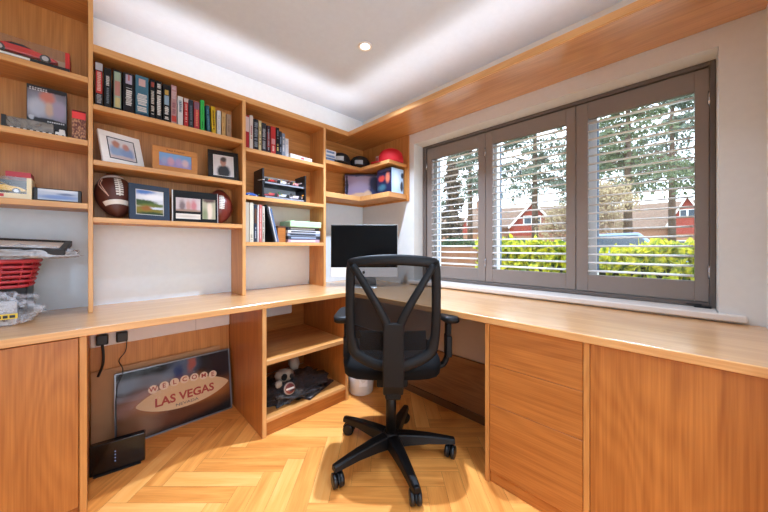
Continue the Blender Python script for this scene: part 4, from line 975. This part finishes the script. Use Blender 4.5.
# arms
for s in (-1, 1):
    X = s*.268 + .022
    b = B(); b.tube(smooth([(s*.10, .08, .432), (s*.20, .08, .425), (s*.255 + .018, .08, .445), (X+.008, .08, .50)], 5), .020, 10, flat=.75); mk('arm_bracket', b, CH, ch, world=False)
    b = B(); b.box(X-.006, X+.024, .045, .115, .49, .60); a_ = mk('arm_post', b, CH, ch, world=False, bevel=.006, seg=2)
    b = B(); b.box(X-.003, X+.021, .052, .108, .6002, .6935); mk('inner_post', b, CHD, a_, world=False, bevel=.003)
    b = B(); b.rings([[Vector((X + cx*sx, .08 + cy*sy - .02, z)) for cx, cy in [(math.copysign(abs(math.cos(2*PI*k/28))**.5, math.cos(2*PI*k/28)), math.copysign(abs(math.sin(2*PI*k/28))**.5, math.sin(2*PI*k/28))) for k in range(28)]] for sx, sy, z in ((.036, .115, .694), (.045, .125, .701), (.045, .125, .720), (.036, .115, .728))]); mk('arm_pad', b, plain((14, 15, 17), .5, spec=.3), ch, world=False)
CHB = plain((11, 11, 12), .42, spec=.3)
# base
b = B(); b.lathe([(.03, .058), (.045, .06), (.05, .10), (.036, .128), (.03, .13)], (-.004, .022, 0), 24); mk('hub', b, CHB, ch, world=False)
b = B(); b.lathe([(.026, .1305), (.026, .335), (.023, .337)], (-.004, .022, 0), 20); mk('gas_lift', b, CHB, ch, world=False)
b = B(); b.lathe([(.0150, .3375), (.0150, .3845)], (-.004, .022, 0), 16); mk('piston', b, CHROME, ch, world=False, label='chrome piston')
for k in range(5):
    a = math.radians(18 + 72*k)          # measured from the viewing diagonal towards +X
    d = Vector((math.sin(a), math.cos(a), 0)); OFF = Vector((-.004, .022, 0)); q = Vector((d.y, -d.x, 0))
    b = B(); rs = []
    for r, w, zt, zb in ((.035, .034, .124, .062), (.10, .032, .122, .070), (.20, .026, .112, .074), (.292, .021, .098, .068), (.324, .018, .092, .066)):
        rs.append([OFF + d*r + q*(w*kx) + Vector((0, 0, zq)) for kx, zq in ((-1, zb), (1, zb), (.8, zt-.004), (.45, zt), (-.45, zt), (-.8, zt-.004))])
    b.rings(rs, smooth=False); leg = mk('base_leg', b, CHB, ch, world=False, bevel=.003)
    ca = a + math.radians((40, -60, 15, 100, -25)[k]); e = Vector((math.sin(ca), math.cos(ca), 0)); f = Vector((e.y, -e.x, 0)); P = OFF + d*.306 - e*.012
    b = B()
    for s in (-1, 1):
        cc = P + f*(s*.0150); R0 = []
        for t_, rr in ((-.0105, .024), (-.008, .0305), (.008, .0305), (.0105, .024)):
            R0.append([cc + f*t_ + (e*math.cos(2*PI*i/20) + Vector((0, 0, 1))*math.sin(2*PI*i/20))*rr + Vector((0, 0, .0307)) for i in range(20)])
        b.rings(R0)
    mk('castor', b, plain((16, 16, 18), .35), ch, world=False)
    b = B(); b.tube([OFF + d*.306 + Vector((0, 0, .05)), OFF + d*.306 + Vector((0, 0, .072))], .0075, 8); b.rings([[P + f*w_*.0035 + (e*math.cos(PI*i/10) + Vector((0, 0, 1))*math.sin(PI*i/10))*rad + Vector((0, 0, .0307)) for i in range(11)] + [P + f*w_*.0035 + Vector((0, 0, .0307))] for rad, w_ in ((.0345, -1), (.0345, 1))], smooth=False); mk('castor_fork', b, CHB, leg, world=False)

# ------------------------------------------------------------------ outside
GZ = -.25
def ground_mat():
    m, nt, b, out = new_mat('outside_ground'); L = nt.links.new
    n = nt.nodes.new('ShaderNodeTexNoise'); n.inputs['Scale'].default_value = .4; n.inputs['Detail'].default_value = 6; tc = nt.nodes.new('ShaderNodeTexCoord'); L(tc.outputs['Object'], n.inputs['Vector'])
    cr = nt.nodes.new('ShaderNodeValToRGB'); cr.color_ramp.elements[0].color = (*lin((110, 116, 84)), 1); cr.color_ramp.elements[1].color = (*lin((176, 170, 158)), 1); L(n.outputs['Fac'], cr.inputs[0]); L(cr.outputs[0], b.inputs['Base Color']); b.inputs['Roughness'].default_value = .9
    return m
b = B(); b.box(2.2, 160, -90, 110, GZ-.3, GZ); struct('ground', b, ground_mat())

def leaf_mat(name, c0, c1, tr=.25):
    m, nt, b, out = new_mat(name); L = nt.links.new
    n = nt.nodes.new('ShaderNodeTexNoise'); n.inputs['Scale'].default_value = 14; tc = nt.nodes.new('ShaderNodeTexCoord'); L(tc.outputs['Object'], n.inputs['Vector'])
    mr = nt.nodes.new('ShaderNodeMapRange'); mr.inputs['From Min'].default_value = .35; mr.inputs['From Max'].default_value = .65; L(n.outputs['Fac'], mr.inputs['Value'])
    mx = nt.nodes.new('ShaderNodeMix'); mx.data_type = 'RGBA'; mx.inputs[6].default_value = (*lin(c0), 1); mx.inputs[7].default_value = (*lin(c1), 1); L(mr.outputs[0], mx.inputs[0]); L(mx.outputs[2], b.inputs['Base Color'])
    t = nt.nodes.new('ShaderNodeBsdfTranslucent'); L(mx.outputs[2], t.inputs[0]); ms = nt.nodes.new('ShaderNodeMixShader'); ms.inputs[0].default_value = tr; L(b.outputs[0], ms.inputs[1]); L(t.outputs[0], ms.inputs[2]); L(ms.outputs[0], out.inputs[0])
    b.inputs['Roughness'].default_value = .6
    return m
def leaf(b, p, s, rr):
    M = Matrix.Translation(p) @ Euler((rr.uniform(0, 6.3), rr.uniform(0, 6.3), rr.uniform(0, 6.3))).to_matrix().to_4x4()
    vs = [b.bm.verts.new(M @ Vector(q)) for q in ((-s*.5, 0, 0), (0, -s*.28, s*.05), (s*.5, 0, 0), (0, s*.28, s*.05))]
    b._f(vs)
def hedge(label, x0, x1, y0, y1, z1, mat, n, s, seed, loc):
    rr = random.Random(seed); b = B()
    t = thing('hedge', label, 'hedge', loc)
    for k in range(n):
        y = rr.uniform(y0, y1); top = z1 + .10*math.sin(y*2.1+seed) + .06*math.sin(y*5.3) 
        u = rr.random()
        if u < .6: p = Vector((x0 + rr.random()**2*.25, y, GZ + (top-GZ)*rr.random()**.7))
        else: p = Vector((rr.uniform(x0, x1), y, top - .16*rr.random()**2))
        if rr.random() < .08: p.z += .12*rr.random()
        leaf(b, p, s*rr.uniform(.6, 1.3), rr)
    mk('foliage', b, mat, t)
    b = B(); b.box(x0+.12, x1-.1, y0+.1, y1-.1, GZ, z1-.2); mk('inner_branches', b, plain((44, 52, 22), .9), t)
    return t
hedge('bright yellow green hedge outside, in front of the houses', 5.2, 6.2, -3.5, 2.75, 1.04, leaf_mat('laurel_leaf', (84, 116, 24), (224, 214, 56), .35), 6500, .20, 3, (5.7, -.3, GZ))
hedge('dark green clipped hedge behind the brown fence', 11.5, 12.5, 4.3, 12.0, 1.25, leaf_mat('dark_hedge_leaf', (40, 62, 40), (86, 112, 70), .15), 6000, .14, 5, (12, 8, GZ))
t = thing('garden_fence', 'brown close boarded garden fence outside, left of the yellow hedge', 'fence', (9, 7, GZ))
b = B(); y = 4.35; k = 0
while y < 11.5:
    b.box(9.0 + .012*(k % 2), 9.02 + .012*(k % 2), y, y+.125, GZ+.08, 1.02); y += .12; k += 1
mk('board_panel', b, plain((124, 84, 58), .85, var=.25), t)
for k in range(4):
    b = B(); b.box(8.93, 9.0, 4.35+1.8*k, 4.45+1.8*k, GZ, 1.06); mk('post', b, plain((130, 92, 66), .85), t)
b = B(); b.box(8.95, 9.0, 4.35, 11.5, GZ, GZ+.16); mk('gravel_board', b, plain((150, 140, 128), .9), t)

def tile_mat(name, c0, c1, sc):
    m, nt, b, out = new_mat(name); L = nt.links.new
    tc = nt.nodes.new('ShaderNodeTexCoord'); br = nt.nodes.new('ShaderNodeTexBrick'); br.inputs['Scale'].default_value = sc
    mp = nt.nodes.new('ShaderNodeMapping'); mp.inputs['Rotation'].default_value = (PI/2, 0, 0); L(tc.outputs['Object'], mp.inputs[0]); L(mp.outputs[0], br.inputs['Vector'])
    br.inputs['Color1'].default_value = (*lin(c0), 1); br.inputs['Color2'].default_value = (*lin(c1), 1); br.inputs['Mortar'].default_value = (*[v*.75 for v in lin(c0)], 1)
    L(br.outputs['Color'], b.inputs['Base Color']); b.inputs['Roughness'].default_value = .85
    return m
ROOF = tile_mat('roof_tile', (116, 94, 80), (134, 110, 94), 2.2); TILEH = tile_mat('hung_tile', (140, 58, 46), (160, 72, 56), 3.0); BRICK = tile_mat('brick', (146, 104, 80), (164, 120, 94), 4.0)
WTRIM = plain((238, 236, 232), .5); DGLASS = plain((70, 80, 92), .15)
def house(label, pos, yaw, wid, dep, eave, ridge, gx, gw, gpeak, wz):
    """local: front faces -Y, ridge along X, a projecting gabled bay at gx"""
    t = thing('house', label, 'house', (pos[0], pos[1], GZ), yaw, 'houses across the road')
    b = B(); b.box(-wid/2, wid/2, 0, dep, 0, eave); mk('walls', b, BRICK, t, world=False)
    b = B(); b.prism([(-.4, eave-.15), (-.4, eave), (dep/2, ridge), (dep+.4, eave), (dep+.4, eave-.15), (dep/2, ridge-.2)], -wid/2-.3, wid/2+.3, 'yz'); mk('roof', b, ROOF, t, world=False)
    b = B(); b.box(gx-gw/2+.25, gx+gw/2-.25, -1.2, dep/2, 0, eave); mk('bay_wall', b, BRICK, t, world=False)
    b = B(); b.prism([(gx-gw/2+.2, eave), (gx+gw/2-.2, eave), (gx, gpeak-.25)], -1.21, dep/2, 'xz'); b.box(gx-gw/2+.24, gx+gw/2-.24, -1.22, -1.19, eave-1.2, eave+.001); mk('hung_tiles', b, TILEH, t, world=False)
    b = B(); b.prism([(gx-gw/2, eave-.05), (gx, gpeak), (gx+gw/2, eave-.05), (gx+gw/2-.12, eave-.28), (gx, gpeak-.28), (gx-gw/2+.12, eave-.28)], -1.5, dep/2, 'xz'); mk('bay_roof', b, ROOF, t, world=False)
    b = B(); b.prism([(gx-gw/2-.02, eave-.05), (gx, gpeak+.05), (gx+gw/2+.02, eave-.05), (gx+gw/2-.1, eave-.3), (gx, gpeak-.32), (gx-gw/2+.1, eave-.3)], -1.56, -1.5, 'xz'); mk('barge_board', b, WTRIM, t, world=False)
    for (cx, cz, ww, hh, yf) in ((gx, wz, gw*.36, 1.15, -1.23), (gx-.1, 1.5, gw*.5, 1.2, -1.22), (gx+gw*.5+1.6, 1.6, 1.6, 1.2, -.01), (gx-gw*.5-1.8, 1.6, 1.6, 1.2, -.01)):
        b = B(); b.box(cx-ww/2, cx+ww/2, yf-.06, yf, cz-hh/2, cz+hh/2); w_ = mk('window', b, WTRIM, t, world=False)
        for s in (-1, 1):
            b = B(); b.box(cx + (s*ww/4) - ww*.19, cx + (s*ww/4) + ww*.19, yf-.075, yf-.061, cz-hh/2+.1, cz+hh/2-.1); mk('pane', b, DGLASS, w_, world=False)
    b = B(); b.box(-wid/2+.8, -wid/2+1.6, dep/2-.4, dep/2+.4, ridge-.4, ridge+1.2); mk('chimney', b, BRICK, t, world=False)
    return t
def at(u, d): return Fd*d + Rd*((u-384)/FOC*d)
def face(u): v = at(u, 1); return math.atan2(v.y, v.x) - PI/2
p = at(520, 40); house('gabled house with red hung tiles and white bargeboards, seen through the middle shutter', (p.x, p.y), face(520)+.12, 13, 8, 3.9, 7.1, 1.3, 5.9, 7.25, 4.75)
p = at(648, 44); house('long brown roofed house with small red gable, seen through shutter beside end wall', (p.x, p.y), face(660)-.1, 17, 9, 4.2, 8.2, 4.2, 4.3, 8.3, 5.8)
p = at(468, 58); house('far small gabled house seen through the shutter nearest the corner', (p.x, p.y), face(468), 11, 8, 4.8, 7.4, .6, 4.6, 8.2, 5.9)

# parked car
p = at(618, 10.5)
t = thing('car', 'silver blue parked car outside behind the yellow hedge', 'car', (p.x, p.y, GZ), face(618)+.1)
prof = [(a_*.85, c_*1.22) for a_, c_ in [(-2.0, .35), (-2.05, .75), (-1.85, .92), (-1.45, .98), (-.95, 1.42), (.55, 1.45), (1.2, 1.0), (1.9, .86), (2.05, .6), (2.02, .35)]]
b = B(); b.prism(prof, -.82, .82, 'xz'); mk('body', b, plain((120, 146, 184), .25), t, world=False, bevel=.08, seg=3)
b = B(); b.prism([(-1.1, 1.23), (-.77, 1.66), (.42, 1.69), (.86, 1.23)], -.825, .825, 'xz'); mk('side_window', b, DGLASS, t, world=False)
for wx in (-1.06, 1.1):
    for sy in (-.84, .66):
        b = B(); b.cyl((wx, sy, .32), .32, .18, 20, 'y'); mk('wheel', b, BLACK, t, world=False)

# trees
BARK = plain((96, 76, 62), .9, var=.2)
def conifer(label, pos, h, r, seed, mat, n_layers, dens, trunk_r, z0=.36, droop=.25):
    rr = random.Random(seed); t = thing('conifer_tree', label, 'tree', (pos.x, pos.y, GZ), 0, 'trees beyond the hedge')
    b = B(); b.tube([(0, 0, 0), (0, 0, h*.5), (0, 0, h*.97)], [trunk_r, trunk_r*.6, .03], 9); mk('trunk', b, BARK, t, world=False)
    b = B(); bb = B()
    for k in range(n_layers):
        q = z0 + (1-z0)*(k + rr.random()*.6)/n_layers; R_ = r*(1-q)**.75*rr.uniform(.65, 1.1) + .25
        for j in range(rr.randint(4, 5)):
            a = rr.uniform(0, 6.28); d = Vector((math.cos(a), math.sin(a), 0)); zc = h*q
            bb.tube([(0, 0, zc), d*R_*.6 + Vector((0, 0, zc + .08*R_)), d*R_ + Vector((0, 0, zc - droop*R_*.5))], [.05, .03, .01], 5)
            for i in range(int(dens*2.3)):
                s = rr.random()**.7; side = Vector((-d.y, d.x, 0))*rr.gauss(0, .13*R_*(1.1-s)+.05)
                p = d*R_*s + side + Vector((0, 0, zc + .1*R_*s - droop*R_*s*s - abs(rr.gauss(0, .10 + .06*R_))))
                leaf(b, p, rr.uniform(.16, .36), rr)
    mk('crown', b, mat, t, world=False); mk('branches', bb, BARK, t, world=False)
    return t
FIR = leaf_mat('fir_needles', (72, 86, 76), (134, 146, 124), .2); FIR2 = leaf_mat('cedar_needles', (72, 88, 62), (128, 138, 100), .25)
for u, d, h, r, sd, mt, nl, de, lab in (
    (535, 24, 18, 4.8, 11, FIR, 17, 56, 'tall dark conifer with drooping boughs above the gabled house'),
    (628, 19, 15, 4.4, 12, FIR2, 15, 50, 'broad pale green cedar at left of the widest shutter view'),
    (672, 24, 19, 5.6, 13, FIR, 16, 52, 'tall conifer above the small red gable near the end wall'),
    (470, 27, 17, 4.2, 14, FIR, 17, 52, 'dark conifer above the far house in the corner shutter'),
    (452, 20, 7.2, 1.0, 15, leaf_mat('brown_conifer', (84, 72, 62), (120, 104, 84), .2), 24, 30, 'narrow brownish conifer behind the brown fence'),
    (588, 32, 20, 5.0, 16, FIR, 15, 46, 'conifer standing between the two gabled houses')):
    conifer(lab, at(u, d), h, r, sd, mt, nl, de, .28, .1 if h < 8 else .34)
def bare(label, pos, h, seed, n=4):
    rr = random.Random(seed); t = thing('bare_tree', label, 'tree', (pos.x, pos.y, GZ), 0, 'trees beyond the hedge')
    b = B(); bud = B()
    def grow(p, d, L_, r, dep):
        q = p + d*L_; b.tube([p, (p+q)/2 + Vector((rr.gauss(0, .03), rr.gauss(0, .03), 0))*L_, q], [r, r*.85, r*.7], 5)
        if dep == 0:
            for i in range(5): leaf(bud, q + Vector((rr.gauss(0, .18), rr.gauss(0, .18), rr.gauss(0, .18))), rr.uniform(.10, .22), rr)
            return
        for i in range(4 if dep > 2 else 3):
            e = (d + Vector((rr.gauss(0, .5), rr.gauss(0, .5), rr.gauss(.08, .32)))).normalized(); grow(q, e, L_*rr.uniform(.62, .82), r*.62, dep-1)
    grow(Vector((0, 0, 0)), Vector((0, 0, 1)), h*.27, .11, n)
    mk('branches', b, plain((150, 126, 104), .9), t, world=False); mk('dry_leaves', bud, leaf_mat('dry_leaf', (160, 140, 112), (196, 178, 140), .3), t, world=False)
bare('bare twiggy brown tree behind the parked car', at(612, 17), 5.6, 31, 5)
bare('bare twiggy tree right of the gabled house', at(574, 22), 5.4, 32, 5)

# ------------------------------------------------------------------ light
w = bpy.data.worlds.new('overcast'); S.world = w; w.use_nodes = True
bg = w.node_tree.nodes['Background']; bg.inputs[0].default_value = (.84, .94, 1.08, 1); bg.inputs[1].default_value = 3.5
sun = bpy.data.lights.new('sun', 'SUN'); sun.energy = 1.0; sun.angle = math.radians(8); so = bpy.data.objects.new('sun', sun); COL.objects.link(so)
so.rotation_euler = (math.radians(38), 0, math.radians(-75))      # from behind the house, over its roof
def area(name, loc, sx, sy, power, rot=(0, 0, 0), col=(1, 1, 1), shape='RECTANGLE', spread=None):
    l = bpy.data.lights.new(name, 'AREA'); l.shape = shape; l.size = sx
    if shape in ('RECTANGLE', 'ELLIPSE'): l.size_y = sy
    l.energy = power; l.color = col
    if spread: l.spread = spread
    o = bpy.data.objects.new(name, l); COL.objects.link(o); o.location = loc; o.rotation_euler = rot; return o
LAMP = (.78, .96, 1.25)
# strip lights lying on the shelving and on the pelmet, behind their front lips, shining up
area('strip_light_shelves', (.76, 2.002, 2.0150), 1.50, .012, 1.95, (PI + math.radians(26), 0, 0), (1, .975, .98))
area('strip_light_pelmet', (1.548, .86, 2.0160), .012, 2.15, 2.6, (PI, math.radians(-28), 0), (1, .975, .98))
pl = area('window_portal', (2.19, .72, 1.34), 1.66, 1.16, 1, (0, PI/2, 0)); pl.data.cycles.is_portal = True; pl.data.size = 1.16; pl.data.size_y = 1.66
# the visible ceiling downlight, then unseen lamps added to fill the room
for x, y, e in ((1.175, 1.359, 20), (1.0, .25, 4), (-.05, .25, 4), (.5, -.9, 5), (-.05, 1.1, 3)):
    area('downlight', (x, y, 2.288), .055, 0, e, (0, 0, 0), LAMP, 'DISK', math.radians(108))
S.view_settings.view_transform = 'Standard'; S.view_settings.look = 'None'; S.view_settings.exposure = 0.30; S.view_settings.gamma = 1; S.view_settings.use_curve_mapping = False
S.cycles.max_bounces = 10; S.cycles.diffuse_bounces = 6; S.cycles.transparent_max_bounces = 16; S.cycles.use_denoising = True
S.cycles.sample_clamp_indirect = 6; S.cycles.caustics_reflective = False; S.cycles.caustics_refractive = False
